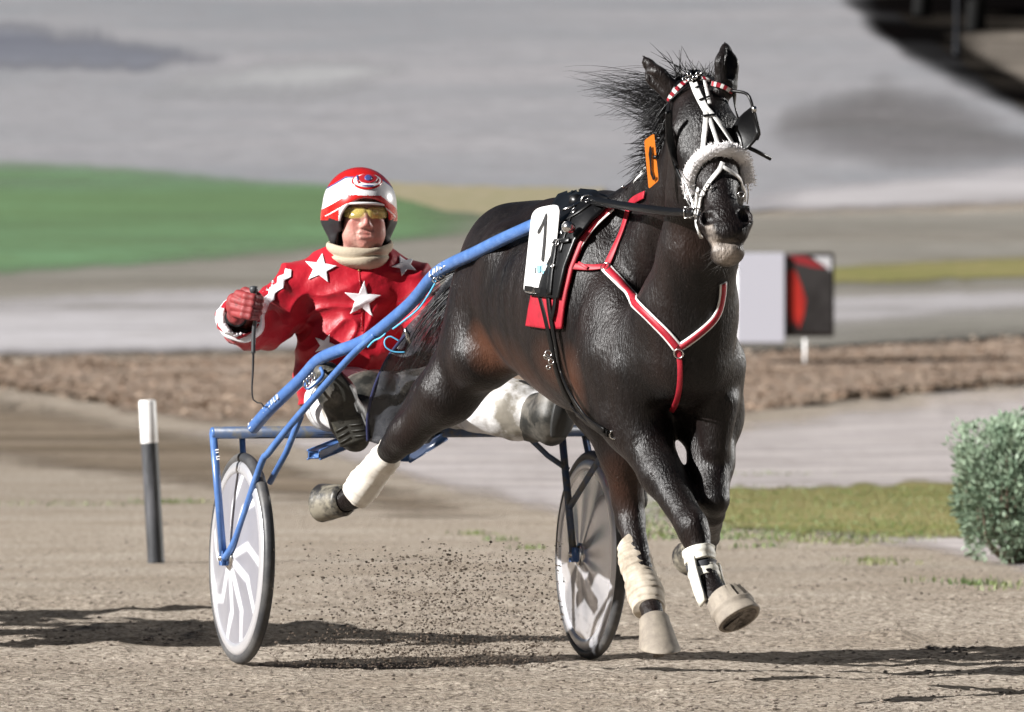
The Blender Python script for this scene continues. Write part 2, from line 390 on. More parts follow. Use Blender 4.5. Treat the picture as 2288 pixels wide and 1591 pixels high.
zone('lawn_edge', E((800, 410), (1000, 424), (1350, 430)), E((800, 430), (1000, 480), (1190, 500), (1350, 480)), groundmat('straw_edge', (.27, .23, .15), (.30, .26, .19), (.22, .21, .12), .1, 3), 'straw coloured fringe of the lawn behind the horse', x0=800, x1=1350)
zone('right_verge', E((1600, 620), (1870, 592), (2288, 575), (2800, 560)), E((1600, 665), (1870, 656), (2288, 640), (2800, 630)), M_dry, 'dry grass verge at far right', x0=1600)
zone('pale_track', E((-500, 690), (0, 672), (480, 650), (1000, 650), (1650, 672), (2288, 648), (2800, 635)), E((-500, 828), (0, 820), (700, 800), (1650, 790), (1900, 770), (2288, 740), (2800, 700)), M_pale, 'pale sanded track running across the background', ny=10, amp=5)
zone('track_rut', E((-500, 712), (0, 697), (480, 690), (1000, 690), (2288, 700), (2800, 690)), E((-500, 722), (0, 708), (480, 703), (1000, 700), (2288, 710), (2800, 700)), M_strip, 'grey rut along the pale track', amp=4)
zone('grey_verge', E((1500, 745), (1870, 720), (2288, 690), (2800, 660)), E((1500, 800), (1870, 800), (2288, 770), (2800, 740)), M_strip, 'grey dirt verge beyond the leaf strip at right', x0=1500)
zone('leaf_strip', E((-500, 825), (0, 815), (600, 803), (1000, 800), (1640, 800), (1900, 785), (2288, 765), (2800, 740)), E((-500, 870), (0, 880), (450, 955), (700, 950), (1640, 940), (1900, 905), (2288, 872), (2800, 840)), M_leaf, 'strip strewn with brown fallen leaves', ny=12, amp=7)
zone('grit_strip', E((-500, 950), (330, 956), (700, 948), (1640, 938), (1900, 903), (2288, 870), (2800, 838)), E((-500, 960), (330, 975), (700, 1030), (1000, 1110), (1300, 1180), (1560, 1180), (2100, 1250), (2288, 1300), (2800, 1400)), M_grit, 'pale pinkish grit beside the track', ny=20, amp=7, fp=40)
zone('loam_strip', E((-500, 872), (0, 880), (450, 955), (700, 1035), (1000, 1100), (1240, 1170)), E((-500, 1020), (0, 1050), (450, 1110), (700, 1150), (1000, 1175), (1240, 1190)), M_loam, 'dark packed loam beside the track at left', x1=1240, ny=14, amp=8, fp=50)
zone('dry_lawn', E((1380, 1110), (1500, 1090), (1800, 1082), (2110, 1066), (2300, 1060), (2800, 1050)), E((1380, 1150), (1500, 1175), (1800, 1205), (2110, 1212), (2300, 1210), (2800, 1230)), M_dry, 'worn yellow green grass strip by the bush', x0=1380, ny=8, amp=9)
zone('night_bank', E((1840, -80), (2800, -80)), E((1790, -79), (1835, 0), (2020, 160), (2288, 285), (2800, 440)), M_night, 'ground beyond the bank coloured near black for the night', x0=1790, ny=30, amp=3, fp=45)
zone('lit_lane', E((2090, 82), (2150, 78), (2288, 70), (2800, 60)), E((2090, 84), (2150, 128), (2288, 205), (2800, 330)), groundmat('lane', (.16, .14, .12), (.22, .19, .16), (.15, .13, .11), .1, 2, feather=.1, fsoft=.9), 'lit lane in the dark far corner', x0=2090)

# small clods and stones strewn over the near track, one uncountable mass
def rock(mb, c, r, sq=.6):
    t = (1+5**.5)/2; A = [(-1, t, 0), (1, t, 0), (-1, -t, 0), (1, -t, 0), (0, -1, t), (0, 1, t), (0, -1, -t), (0, 1, -t), (t, 0, -1), (t, 0, 1), (-t, 0, -1), (-t, 0, 1)]
    Fq = [(0, 11, 5), (0, 5, 1), (0, 1, 7), (0, 7, 10), (0, 10, 11), (1, 5, 9), (5, 11, 4), (11, 10, 2), (10, 7, 6), (7, 1, 8), (3, 9, 4), (3, 4, 2), (3, 2, 6), (3, 6, 8), (3, 8, 9), (4, 9, 5), (2, 4, 11), (6, 2, 10), (8, 6, 7), (9, 8, 1)]
    e = [random.uniform(.6, 1.2) for _ in A]; sx = random.uniform(.8, 1.5)
    mb.add([Vector((c[0]+v[0]*r*q*.53*sx, c[1]+v[1]*r*q*.53, c[2]+v[2]*r*q*.53*sq)) for v, q in zip(A, e)], Fq)
M_clod = mat('clod', (.13, .105, .085), .95, bump=(60, .5, .004), var=(25, (.26, .22, .18), .35, .65))
mb = MB()
for i in range(7000):
    px = random.uniform(-60, 2350); py = 1591 - 400*random.random()**1.2; g = onground(px, py)
    r = random.choice([.0025, .0035, .0035, .005, .005, .008]) * random.uniform(.7, 1.3)
    rock(mb, (g.x, g.y, relief(g.x, g.y)+r*.2), r)
for (px, py, r, k) in [(660, 1552, .010, 12), (1745, 1388, .013, 20), (1790, 1315, .012, 6), (2090, 1447, .012, 22), (2130, 1452, .010, 20), (1520, 1357, .010, 8), (410, 1170, .014, 8), (450, 1176, .013, 8), (1480, 1558, .006, 10), (60, 1540, .008, 5), (350, 1432, .012, 18)]:
    for _ in range(k):
        g = onground(px + random.gauss(0, 22), py + random.gauss(0, 3)); q = r*random.uniform(.4, 1.2); rock(mb, (g.x, g.y, relief(g.x, g.y)+q*.2), q)
tag(mb.build('dirt_clods', M_clod, smooth=False), 'loose dark clods and grit strewn over the track', 'dirt', kind='stuff')
# kicked up dirt in the air behind the hooves
mb = MB()
for i in range(6000):
    a = random.random(); px = random.gauss(960, 190) + 120*a; py = 1490 - 250*random.random()**(1.2 if i % 4 == 0 else 1.9) - (30 if random.random() < .2 else 0)
    if px < 600 or px > 1260: continue
    Y = random.uniform(-1.6, .5); q = P(px, py, Y)
    if q.z < .01: continue
    r = random.choice([.0015, .002, .0025, .003, .004])*random.uniform(.7, 1.3); rock(mb, q, r, random.uniform(.5, 1))
for i in range(30):
    q = P(random.gauss(1010, 90), random.gauss(1260, 30), -.9); rock(mb, q, random.uniform(.003, .007), .8)
M_spray = mat('flying_dirt', (.075, .055, .04), .95, var=(300, (.22, .18, .14), .55, .65))
tag(mb.build('flying_dirt', M_spray, smooth=False), 'spray of dark dirt kicked up between the cart wheels', 'dirt', kind='stuff')
# tufts of grass on the grit
def blades(mb, c, n, h, spread, w_=.006):
    for _ in range(n):
        x = c[0]+random.gauss(0, spread); y = c[1]+random.gauss(0, spread); a = random.uniform(0, 6.28); L = h*random.uniform(.5, 1.2)
        d = Vector((math.cos(a), math.sin(a), 0)); b = Vector((-d.y, d.x, 0))*w_/2; p0 = Vector((x, y, c[2])); p1 = p0 + Vector((0, 0, L*.6)) + d*L*.15; p2 = p0 + Vector((0, 0, L)) + d*L*.5
        mb.add([p0-b, p0+b, p1-b*.7, p1+b*.7, p2], [(0, 1, 3, 2), (2, 3, 4)])
M_blade = mat('grass_blade', (.07, .14, .03), .6, var=(1.5, (.17, .18, .06), .4, .6))
mb = MB()
for (px, py, n, sp) in [(385, 1124, 160, .12), (1055, 1195, 60, .05), (1115, 1208, 50, .06), (1190, 1227, 50, .05), (1700, 1062, 120, .25), (1945, 1254, 70, .09), (1975, 1262, 60, .08), (2200, 1308, 120, .08), (2120, 1300, 50, .1), (2245, 1316, 50, .08), (1890, 1212, 300, .2), (130, 1128, 100, .3), (1680, 1225, 40, .1), (1710, 1222, 40, .06)]:
    g = onground(px, py); blades(mb, (g.x, g.y, 0), n, .028, sp)
for i in range(2600):
    px = random.uniform(1400, 2350); py = random.uniform(1090, 1208); g = onground(px, py); blades(mb, (g.x, g.y, 0), 3, .022, .05, .008)
tag(mb.build('grass_tufts', M_blade), 'green and yellowing grass tufts beside the track', 'grass', kind='stuff')
# fallen leaves
M_fl = mat('fallen_leaf', (.20, .12, .075), .7, var=(2.2, (.33, .27, .21), .35, .65))
mb = MB()
for i in range(9000):
    px = random.uniform(-150, 2450); yt = np.interp(px, [0, 1640, 2288], [815, 800, 765]); yb = np.interp(px, [0, 450, 1640, 2288], [885, 955, 940, 872])
    g = onground(px, random.uniform(yt, yb)); s = random.uniform(.02, .05); a = random.uniform(0, 6.28); d = Vector((math.cos(a), math.sin(a), random.uniform(-.3, .5)))*s; b = Vector((-math.sin(a), math.cos(a), random.uniform(-.6, .6)))*s*.6
    p = Vector((g.x, g.y, g.z+.08)); mb.add([p-d, p-b, p+d, p+b+Vector((0, 0, s*.3))], [(0, 1, 2, 3)])
tag(mb.build('fallen_leaves', M_fl), 'brown fallen leaves scattered along the far strip', 'leaves', kind='stuff')

# ---- marker post
def hoopmat(): pass
M_white = mat('white_paint', (.80, .79, .78), .45, var=(20, (.62, .6, .58), .5, .8)); M_black = mat('black_paint', (.03, .032, .036), .45, var=(30, (.10, .10, .11), .45, .75, (1, 1, .15)))
g = onground(349, 1258); k = (g.y+30)/FPX; post = empty('marker_post', g, 'short white topped black marker post beside the track', 'post')
r = 19*k; h = 365*k; tilt = Vector((-.055, 0, 1)).normalized()
mb = MB(); mb.lathe(g, tilt, [(r, -.05), (r, h*.735)], 20); mb.lathe(g, tilt, [(r*1.02, 0), (r*1.05, .01), (r*1.02, .02)], 20); mb.build('shaft', M_black, post)
mb = MB(); mb.lathe(g, tilt, [(r, h*.735+.001), (r*1.01, h*.74), (r*1.01, h*.99), (r*.9, h), (0.001, h)], 20); mb.build('white_cap', M_white, post)

# ---- advertising box with picture panel
g = onground(1700, 830); Z = g.y+30; k = Z/FPX; bx = empty('display_box', g, 'white box sign with a dark red picture panel beside the track', 'sign')
def PB(px, py, dy=0): return P(px, py, g.y+dy)
X, YY, ZZ = Vector((1, 0, 0)), Vector((0, 1, 0)), Vector((0, 0, 1))
mb = MB(); c = (PB(1700, 565)+PB(1700, 767))/2; mb.box(c + YY*.25, X*(54*k), YY*.25, ZZ*(101*k), bev=.01); mb.build('cabinet', mat('cabinet_white', (.46, .46, .52), .6), bx, smooth=False)
mb = MB(); c = (PB(1646, 575)+PB(1646, 815))/2; mb.box(c + YY*.10, X*(7*k), YY*.05, ZZ*(125*k), bev=.01); mb.build('support_post', M_white, bx); mb = MB(); mb.box((PB(1800, 757)+PB(1800, 822))/2 + YY*.1, X*(4*k), YY*.03, ZZ*(34*k), bev=.005); mb.build('support_post', M_white, bx)
mb = MB(); c = (PB(1808, 565)+PB(1808, 752))/2; mb.box(c + YY*.25, X*(56*k), YY*.2, ZZ*(94*k), bev=.01); fr = mb.build('picture_panel', mat('panel_black', (.03, .022, .022), .4), bx)
def pic(pts, m, name, dd):
    a = [PB(x, y, 0)+YY*(.05-dd) for x, y in pts]; b = [q + YY*.002 for q in a]; n = len(a); mb = MB()
    mb.add(a+b, [tuple(range(n)), tuple(range(2*n-1, n-1, -1))] + [(i, (i+1) % n, n+(i+1) % n, n+i) for i in range(n)]); o = mb.build(name, m, bx, smooth=False); return o
pic([(1757, 571), (1859, 571), (1859, 745), (1757, 745)], mat('poster_grey', (.035, .032, .032), .4, var=(1.2, (.012, .01, .01), .45, .6)), 'poster', .002)
pic([(1758, 610), (1775, 600), (1790, 635), (1801, 670), (1796, 705), (1786, 735), (1776, 715), (1768, 730), (1760, 690)], mat('poster_red', (.42, .018, .008), .5, var=(4, (.30, .012, .01), .45, .6)), 'red_figure', .004)
pic([(1757, 571), (1800, 573), (1850, 600), (1820, 598), (1780, 588)], mat('poster_maroon', (.25, .015, .02), .5), 'red_stripe', .004)
pic([(1815, 573), (1857, 573), (1858, 606), (1840, 592)], mat('poster_white', (.5, .5, .52), .5), 'white_corner', .004)

# ---- rail on the ground beyond the leaf strip at right, thin dark kerb
mb = MB(); pts = [onground(x, y) + Vector((0, 0, .05)) for x, y in [(1640, 800), (1800, 795), (2000, 783), (2288, 768), (2600, 745)]]; mb.tube(crom(pts, .5), .05, 6)
tag(mb.build('ground_pipe', mat('pipe_dark', (.045, .04, .035), .7)), 'low dark pipe lying along the leaf strip at right', 'pipe')

# ---- bush at right edge
def bush():
    c = onground(2290, 1262); k = (c.y+30)/FPX; o = empty('bush', c, 'grey green feathery bush at the right edge of the track', 'bush')
    rx, rz = 200*k, 345*k; st = MB(); lf = MB()
    for i in range(46):
        a = random.uniform(0, 6.28); q = random.uniform(.1, .95); tip = c + Vector((math.cos(a)*rx*q*.8, math.sin(a)*rx*q*.7, rz*random.uniform(.45, .80)*(1-.25*q*q)))
        base = c + Vector((math.cos(a)*.06, math.sin(a)*.06, -.02)); mid = (base+tip)/2 + Vector((math.cos(a), math.sin(a), 0))*rx*.25*q
        st.tube(crom([base, mid, tip], .08), [.006]*len(crom([base, mid, tip], .08)), 5)
    n = 0
    while n < 30000:
        d = Vector((random.gauss(0, 1), random.gauss(0, 1), random.gauss(0, 1))).normalized(); q = random.random()**.33
        lob = 1 + .16*mnoise.noise(d*2.3) + .10*mnoise.noise(d*6)
        bx_ = max(abs(d.x), abs(d.y), abs(d.z))**-.78; p = c + Vector((d.x*rx*q*lob*bx_*.80, d.y*rx*.9*q*lob*bx_*.80, rz*.50 + d.z*rz*.44*q*lob*bx_)); 
        wdt = .84 + .22*(p.z-c.z)/rz
        p.x = c.x + (p.x-c.x)*wdt
        if p.z < c.z: continue
        if mnoise.noise(p*8) < -.14 and q > .6: continue
        L = random.choice([.01, .016, .022, .034])*random.uniform(.8, 1.2); t = (d + Vector((random.gauss(0, .6), random.gauss(0, .6), random.uniform(-.2, 1.2)))).normalized(); b = t.cross(Vector((random.random(), random.random(), random.random()))).normalized()*L*.22
        lf.add([p, p+t*L*.5+b, p+t*L, p+t*L*.5-b], [(0, 1, 2, 3)]); n += 1
    st.build('stem', mat('bush_stem', (.12, .09, .06), .8), o)
    lf.build('foliage', mat('bush_leaf', (.085, .14, .085), .6, var=(14, (.29, .37, .26), .35, .68)), o, smooth=False)
bush()
# ---- trees of the far corner, night darkness put into their colour; and lamp post
def darktree(px, py, hh, rr, label, seed):
    random.seed(seed); c = onground(px, py); o = empty('tree', c, label, 'tree', 'trees coloured black for the night corner'); t = MB(); t.tube([c, c+Vector((0.1, 0, hh*.4)), c+Vector((0, .1, hh*.8))], [.22, .16, .05], 8); t.build('trunk', mat('bark_night_black', (.002, .002, .002), .9), o)
    lf = MB()
    for _ in range(2600):
        d = Vector((random.gauss(0, 1), random.gauss(0, 1), random.gauss(0, 1))).normalized()*(random.random()**.4)*(1+.3*mnoise.noise(Vector((random.random()*3, seed, 0))))
        p = c + Vector((d.x*rr, d.y*rr, hh*.62 + d.z*hh*.42)); a = Vector((random.gauss(0, 1), random.gauss(0, 1), random.gauss(0, 1))).normalized()*.22; b = a.cross(Vector((.3, .5, .8))).normalized()*.2
        lf.add([p-a, p-b, p+a, p+b], [(0, 1, 2, 3)])
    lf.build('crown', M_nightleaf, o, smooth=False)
M_nightleaf = mat('leaf_night_black', (.003, .004, .003), .9, spec=.1)  # leaf colour near black to stand for the missing light
darktree(2180, 78, 6, 2.2, 'tree coloured black for the night behind the lamp post', 1)
darktree(2330, 70, 7, 2.8, 'tree coloured black for the night at the far right end of the corner', 2)
darktree(2060, 40, 5, 2.2, 'tree coloured black for the night nearest the gravel bank', 3)
c = onground(2139, 132); o = empty('lamp_post', c, 'thin dark post standing in the unlit corner beside the lane', 'post'); mb = MB(); mb.lathe(c, ZZ, [(.10, 0), (.06, .6), (.045, 5)], 12); mb.build('pole', mat('pole_dark', (.006, .007, .01), .5, .6), o)
mb = MB(); mb.box(c+Vector((.2, 0, 5.02)), X*.3, YY*.09, ZZ*.05, bev=.02); mb.build('lamp_head', bpy.data.materials['pole_dark'], o)
# ================================================================== horse
YAW = R(20); f = Vector((math.sin(YAW), -math.cos(YAW), 0)); s = Vector((-math.cos(YAW), -math.sin(YAW), 0)); UZ = Vector((0, 0, 1))
X, YY, ZZ = Vector((1, 0, 0)), Vector((0, 1, 0)), Vector((0, 0, 1))
W0 = P(1392, 440, -2.15); W0 = Vector((W0.x, W0.y, 0))
def H(a, b, z): return W0 + f*a + s*b + UZ*z       # forward of the withers, towards the lit flank, height
FR = (f, s, UZ)
# head frame
h0 = P(1574, 255, -2.86); hm = P(1624, 485, -3.12); hd = (hm-h0).normalized()
hr = Vector((.975, .17, .10)); hr = (hr - hd*hr.dot(hd)).normalized(); hn = hr.cross(hd); hn = hn if hn.y < 0 else -hn
def HD(a, b, c): return h0 + hd*a + hr*b + hn*c     # down the face, to image right, out of the face
HF = (hr, hd, hn)
J = P
F_ = Field((-.72, -3.42, .02), (1.0, -.40, 2.06), .0068)
# trunk
F_.ell(H(-.20, 0, 1.165), (.46, .262, .325), FR, .05)
F_.ell(H(-.52, 0, 1.205), (.42, .255, .262), FR, .1)
F_.ell(H(-.72, 0, 1.26), (.33, .225, .245), FR, .1)
for q in (-1, 1):
    F_.ell(H(-.80, .095*q, 1.235), (.235, .13, .25), FR, .06)       # rump halves
    F_.ell(H(-.56, .175*q, 1.34), (.09, .065, .08), FR, .07)         # point of hip
    F_.ell(H(-.02, .10*q, 1.27), (.17, .10, .22), FR, .06)         # shoulder blade
    F_.ell(H(.16, .108*q, 1.04), (.20, .108, .25), FR, .035)       # shoulder / breast muscle
    F_.ell(H(.34, .08*q, 1.02), (.13, .09, .18), FR, .03)          # breast
F_.cone(H(-.15, 0, 1.455), H(.06, 0, 1.455), .06, .055, .1)        # withers
F_.cone(H(-.55, 0, 1.44), H(-.15, 0, 1.44), .055, .055, .08)
F_.cone(H(-.92, 0, 1.41), H(-1.07, 0, 1.33), .05, .04, .06)      # dock
# neck
crest = [J(1436, 470, -2.22), J(1504, 375, -2.42), J(1540, 270, -2.58), J(1556, 205, -2.70)]
F_.chain(crest, [.088, .064, .052, .052], .06)
F_.chain([J(1488, 560, -2.35), J(1534, 440, -2.52), J(1550, 320, -2.68)], [.132, .088, .076], .08)
F_.chain([J(1535, 690, -2.62), J(1562, 560, -2.74), J(1572, 440, -2.80), J(1580, 330, -2.80)], [.138, .105, .092, .078], .08)
F_.chain([J(1535, 800, -2.60), J(1540, 690, -2.62)], [.14, .13], .08)
# head
F_.ell(HD(-.005, 0, -.075), (.092, .125, .105), HF, .05)
F_.cone(HD(-.10, 0, -.10), HD(.0, 0, -.06), .07, .085, .05)
for q in (-1, 1):
    F_.cone(HD(.035, .070*q, -.035), HD(.11, .062*q, -.045), .034, .03, .03)            # brow and cheek bone
    F_.ell(HD(.13, .062*q, -.145), (.045, .125, .10), HF, .04)       # jaw plates
    F_.cone(HD(.13, .052*q, -.055), HD(.24, .036*q, -.045), .022, .016, .02)          # facial crest
F_.cone(HD(.04, 0, -.035), HD(.37, 0, -.035), .068, .044, .05)
F_.cone(HD(.16, 0, -.15), HD(.40, 0, -.10), .065, .034, .05)
F_.ell(HD(.40, 0, -.045), (.066, .066, .052), HF, .03)
for q in (-1, 1):
    F_.ell(HD(.400, .053*q, -.026), (.030, .038, .036), HF, .014)
    F_.cut = None
F_.ell(HD(.440, 0, -.042), (.061, .038, .044), HF, .02)
F_.ell(HD(.482, -.004, -.078), (.052, .030, .042), HF, .010)
F_.cone(HD(.465, 0, -.09), HD(.40, 0, -.11), .034, .04, .03)
for q in (-1, 1):
    F_.ell(HD(.404, .057*q, .012), (.0225, .029, .036), HF, .006, 'cut')
F_.cone(HD(.474, -.06, -.036), HD(.474, .06, -.036), .007, .007, .008, 'cut')
# ears
def ear(base, tip, mid, r, nrm):
    F_.cone(base, mid, r*1.0, r, .025, flat=(nrm, .62)); F_.cone(mid, mid*.4+tip*.6, r, r*.52, .012, flat=(nrm, .62)); F_.cone(mid*.4+tip*.6, tip, r*.52, .004, .008, flat=(nrm, .7))
    o = nrm.normalized()*r*.62
    F_.cone(base*.5+mid*.5+o, mid+o, r*.35, r*.45, .008, 'cut'); F_.cone(mid+o, mid*.35+tip*.65+o*.6, r*.45, .005, .008, 'cut')
ear(J(1500, 205, -2.74), J(1436, 124, -2.70), J(1468, 172, -2.74), .040, Vector((-.45, -.6, -.7)))
ear(J(1622, 192, -2.80), J(1620, 92, -2.76), J(1624, 142, -2.80), .040, Vector((.55, -.80, .1)))
# legs: right fore (extended, image left shoulder to the front hoof)
FL = [J(1400, 800, -2.42), J(1420, 940, -2.44), J(1478, 1060, -2.58), J(1540, 1165, -2.72), J(1556, 1205, -2.75), J(1572, 1262, -2.79), J(1590, 1320, -2.84), J(1612, 1352, -2.92)]
F_.chain(FL[:4], [.120, .098, .058, .046], .045); F_.chain(FL[3:], [.044, .040, .031, .037, .032], .012)
F_.cone(J(1455, 980, -2.40), J(1530, 1120, -2.62), .06, .028, .025)
F_.ell(J(1548, 1178, -2.75), (.046, .045, .055), None, .02)
F_.cone(J(1410, 830, -2.52), J(1432, 960, -2.52), .07, .05, .03)
F_.cone(J(1388, 770, -2.36), J(1400, 950, -2.34), .09, .06, .05)      # triceps and elbow
# left fore (folded back)
FRL = [J(1575, 820, -2.50), J(1585, 930, -2.42), J(1592, 1030, -2.50), J(1596, 1118, -2.60)]
F_.chain(FRL, [.125, .095, .058, .044], .05)
F_.chain([J(1597, 1118, -2.60), J(1592, 1150, -2.55), J(1584, 1200, -2.30), J(1572, 1222, -2.12), J(1550, 1235, -2.02)], [.043, .035, .031, .037, .030], .015)
F_.cone(J(1600, 900, -2.55), J(1600, 1000, -2.56), .07, .04, .03)
# left hind (under the belly, reaching forward)
HLp = [J(1300, 700, -1.40), J(1350, 880, -1.42), J(1392, 1010, -1.40), J(1403, 1120, -1.36), J(1408, 1160, -1.37), J(1424, 1230, -1.45), J(1447, 1335, -1.54), J(1460, 1378, -1.62)]
F_.chain(HLp[:4], [.15, .12, .068, .050], .05); F_.chain(HLp[3:], [.050, .046, .034, .040, .034], .012)
F_.cone(J(1420, 1000, -1.30), J(1425, 1120, -1.28), .028, .032, .02)
# right hind (pushing off, out behind to image left)
F_.chain([J(1140, 620, -1.28), J(1085, 760, -1.38), J(1000, 880, -1.36), J(912, 968, -1.22), J(882, 998, -1.16)], [.140, .130, .088, .048, .044], .05)
F_.chain([J(1110, 640, -1.12), J(1055, 760, -1.18), J(960, 880, -1.22), J(888, 965, -1.12)], [.10, .085, .052, .034], .04)
F_.cone(J(1105, 680, -1.42), J(1072, 800, -1.50), .13, .10, .07)          # stifle
F_.chain([J(880, 998, -1.16), J(838, 1050, -1.07), J(792, 1108, -.98), J(768, 1120, -.95)], [.042, .033, .039, .034], .012)
F_.cone(J(1160, 760, -1.62), J(1095, 830, -1.50), .05, .03, .06)           # flank fold
V, Q = F_.mesh(); del F_.D
def coatnoise(v, n):
    a = (v-W0).dot(f); q = Vector(((v-W0).dot(f)*9, (v-W0).dot(s)*9, v.z*3.2))
    d = .0022*mnoise.noise(q*.8) + .0008*mnoise.noise(q*2.7)
    # ribs along the barrel and neck muscle ripples
    if -.62 < a < -.12 and .92 < v.z < 1.35: d += .0016*math.sin((a + .18*(v.z-1.1))*2*math.pi/.075)*min(1, (a+.62)*8, (-.12-a)*8)*min(1, (1.35-v.z)*5, (v.z-.92)*8)
    return d
V = displace(V, Q, coatnoise)
HB = bvh_of(V, Q)
horse = empty('horse', Vector((W0.x, W0.y, .1)), 'dark brown racehorse trotting towards the camera in red and black tack', 'horse')
me = npmesh('body', V, Q)
blob_attr(me, V, 'brown', [(H(-.47, .24, 1.0), .10, .5), (J(1120, 770, -1.6), .10, 1.3), (J(1310, 850, -2.3), .11, .8), (H(-.05, .25, .95), .12, .6), (J(1555, 540, -2.85), .08, .15), (J(1588, 445, -3.15), .03, .9), (J(1200, 860, -1.9), .15, .5), (J(1400, 1080, -1.45), .10, .4), (J(1500, 1110, -2.6), .05, .4)])
blob_attr(me, V, 'pale', [(HD(.497, -.004, -.062), .042, 1.15), (HD(.470, -.045, -.04), .024, 1.0), (HD(.440, -.048, -.02), .016, .8), (HD(.43, -.056, -.01), .012, .9)])
def coatmat():
    m = bpy.data.materials.new('horse_coat'); m.use_nodes = True; n = m.node_tree.nodes; l = m.node_tree.links; b = n['Principled BSDF']
    tc = n.new('ShaderNodeTexCoord'); mp = n.new('ShaderNodeMapping'); mp.inputs['Scale'].default_value = (1, 1, .22); l.new(tc.outputs['Object'], mp.inputs[0])
    nz = n.new('ShaderNodeTexNoise'); nz.inputs['Scale'].default_value = 8; nz.inputs['Detail'].default_value = 7; l.new(mp.outputs[0], nz.inputs[0])
    cr = n.new('ShaderNodeValToRGB'); e = cr.color_ramp.elements; e[0].position = .35; e[1].position = .7; e[0].color = (.0028, .0019, .0019, 1); e[1].color = (.011, .0065, .0057, 1); l.new(nz.outputs[0], cr.inputs[0])
    at = n.new('ShaderNodeAttribute'); at.attribute_name = 'brown'; mx = n.new('ShaderNodeMix'); mx.data_type = 'RGBA'; l.new(at.outputs['Fac'], mx.inputs['Factor']); l.new(cr.outputs[0], mx.inputs['A']); mx.inputs['B'].default_value = (.062, .025, .014, 1)
    a2 = n.new('ShaderNodeAttribute'); a2.attribute_name = 'pale'; nm = n.new('ShaderNodeTexNoise'); nm.inputs['Scale'].default_value = 90; nm.inputs['Detail'].default_value = 4; l.new(tc.outputs['Object'], nm.inputs[0])
    ml = n.new('ShaderNodeMath'); ml.operation = 'MULTIPLY_ADD'; l.new(nm.outputs[0], ml.inputs[0]); ml.inputs[1].default_value = 1.1; ml.inputs[2].default_value = -.15
    m3 = n.new('ShaderNodeMath'); m3.operation = 'ADD'; m3.use_clamp = True; l.new(ml.outputs[0], m3.inputs[0]); m3.inputs[1].default_value = .25
    m4 = n.new('ShaderNodeMath'); m4.operation = 'MULTIPLY'; l.new(m3.outputs[0], m4.inputs[0]); l.new(a2.outputs['Fac'], m4.inputs[1])
    m2 = n.new('ShaderNodeMix'); m2.data_type = 'RGBA'; l.new(m4.outputs[0], m2.inputs['Factor']); l.new(mx.outputs['Result'], m2.inputs['A']); m2.inputs['B'].default_value = (.42, .36, .31, 1)
    # sweat flecks and dust
    vd = n.new('ShaderNodeTexNoise'); vd.inputs['Scale'].default_value = 130; vd.inputs['Detail'].default_value = 3; l.new(tc.outputs['Object'], vd.inputs[0])
    vr = n.new('ShaderNodeValToRGB'); ve = vr.color_ramp.elements; ve[0].position = .68; ve[1].position = .78; l.new(vd.outputs[0], vr.inputs[0])
    m5 = n.new('ShaderNodeMix'); m5.data_type = 'RGBA'; l.new(vr.outputs[0], m5.inputs['Factor']); l.new(m2.outputs['Result'], m5.inputs['A']); m5.inputs['B'].default_value = (.05, .042, .04, 1)
    l.new(m5.outputs['Result'], b.inputs['Base Color'])
    b.inputs['Roughness'].default_value = .40; b.inputs['Specular IOR Level'].default_value = .30; b.inputs['Sheen Weight'].default_value = .02; b.inputs['Sheen Roughness'].default_value = .4
    h1 = n.new('ShaderNodeTexNoise'); h1.inputs['Scale'].default_value = 170; h1.inputs['Detail'].default_value = 4; mp2 = n.new('ShaderNodeMapping'); mp2.inputs['Scale'].default_value = (1, 1, .30); mp2.inputs['Rotation'].default_value = (0, .35, .3); l.new(tc.outputs['Object'], mp2.inputs[0]); l.new(mp2.outputs[0], h1.inputs[0])
    h2 = n.new('ShaderNodeTexNoise'); h2.inputs['Scale'].default_value = 38; h2.inputs['Detail'].default_value = 5; l.new(mp2.outputs[0], h2.inputs[0])
    ad = n.new('ShaderNodeMath'); ad.operation = 'MULTIPLY_ADD'; l.new(h2.outputs[0], ad.inputs[0]); ad.inputs[1].default_value = .6; l.new(h1.outputs[0], ad.inputs[2])
    bp = n.new('ShaderNodeBump'); bp.inputs['Strength'].default_value = .65; bp.inputs['Distance'].default_value = .006; l.new(ad.outputs[0], bp.inputs['Height']); l.new(bp.outputs[0], b.inputs['Normal'])
    rr = n.new('ShaderNodeMapRange'); l.new(h2.outputs[0], rr.inputs[0]); rr.inputs['From Min'].default_value = .3; rr.inputs['From Max'].default_value = .7; rr.inputs['To Min'].default_value = .32; rr.inputs['To Max'].default_value = .48; l.new(rr.outputs[0], b.inputs['Roughness'])
    return m
M_coat = coatmat(); link('body', me, M_coat, horse)
M_hair = mat('mane_hair', (.003, .0025, .003), .38, spec=.6)
# eyes
M_eye = mat('horse_eye', (.012, .007, .006), .05, spec=.9, coat=1)
for q in (-1, 1):
    c, en, _, _ = HB.find_nearest(HD(.050, .110*q, -.030)); en = (en + hn*.25).normalized(); mb = MB(); mb.lathe(c - en*.012, en, [(.0215*math.cos(t), .0215*math.sin(t)) for t in np.linspace(0, 1.56, 9)], 18); mb.build('eye', M_eye, horse)
    mb = MB()
    for sg in (-1, 1):
        e1 = (hn - en*hn.dot(en)).normalized(); e2 = en.cross(e1)
        pts = [c + e2*(.027*math.cos(t)) + en*(-.004+.009*math.sin(t)) + e1*(.0165*sg*math.sin(t)) for t in np.linspace(0, math.pi, 11)]
        mb.tube(pts, [.0025+.0035*math.sin(t) for t in np.linspace(0, math.pi, 11)], 8)
    mb.build('eyelid', M_coat, horse)
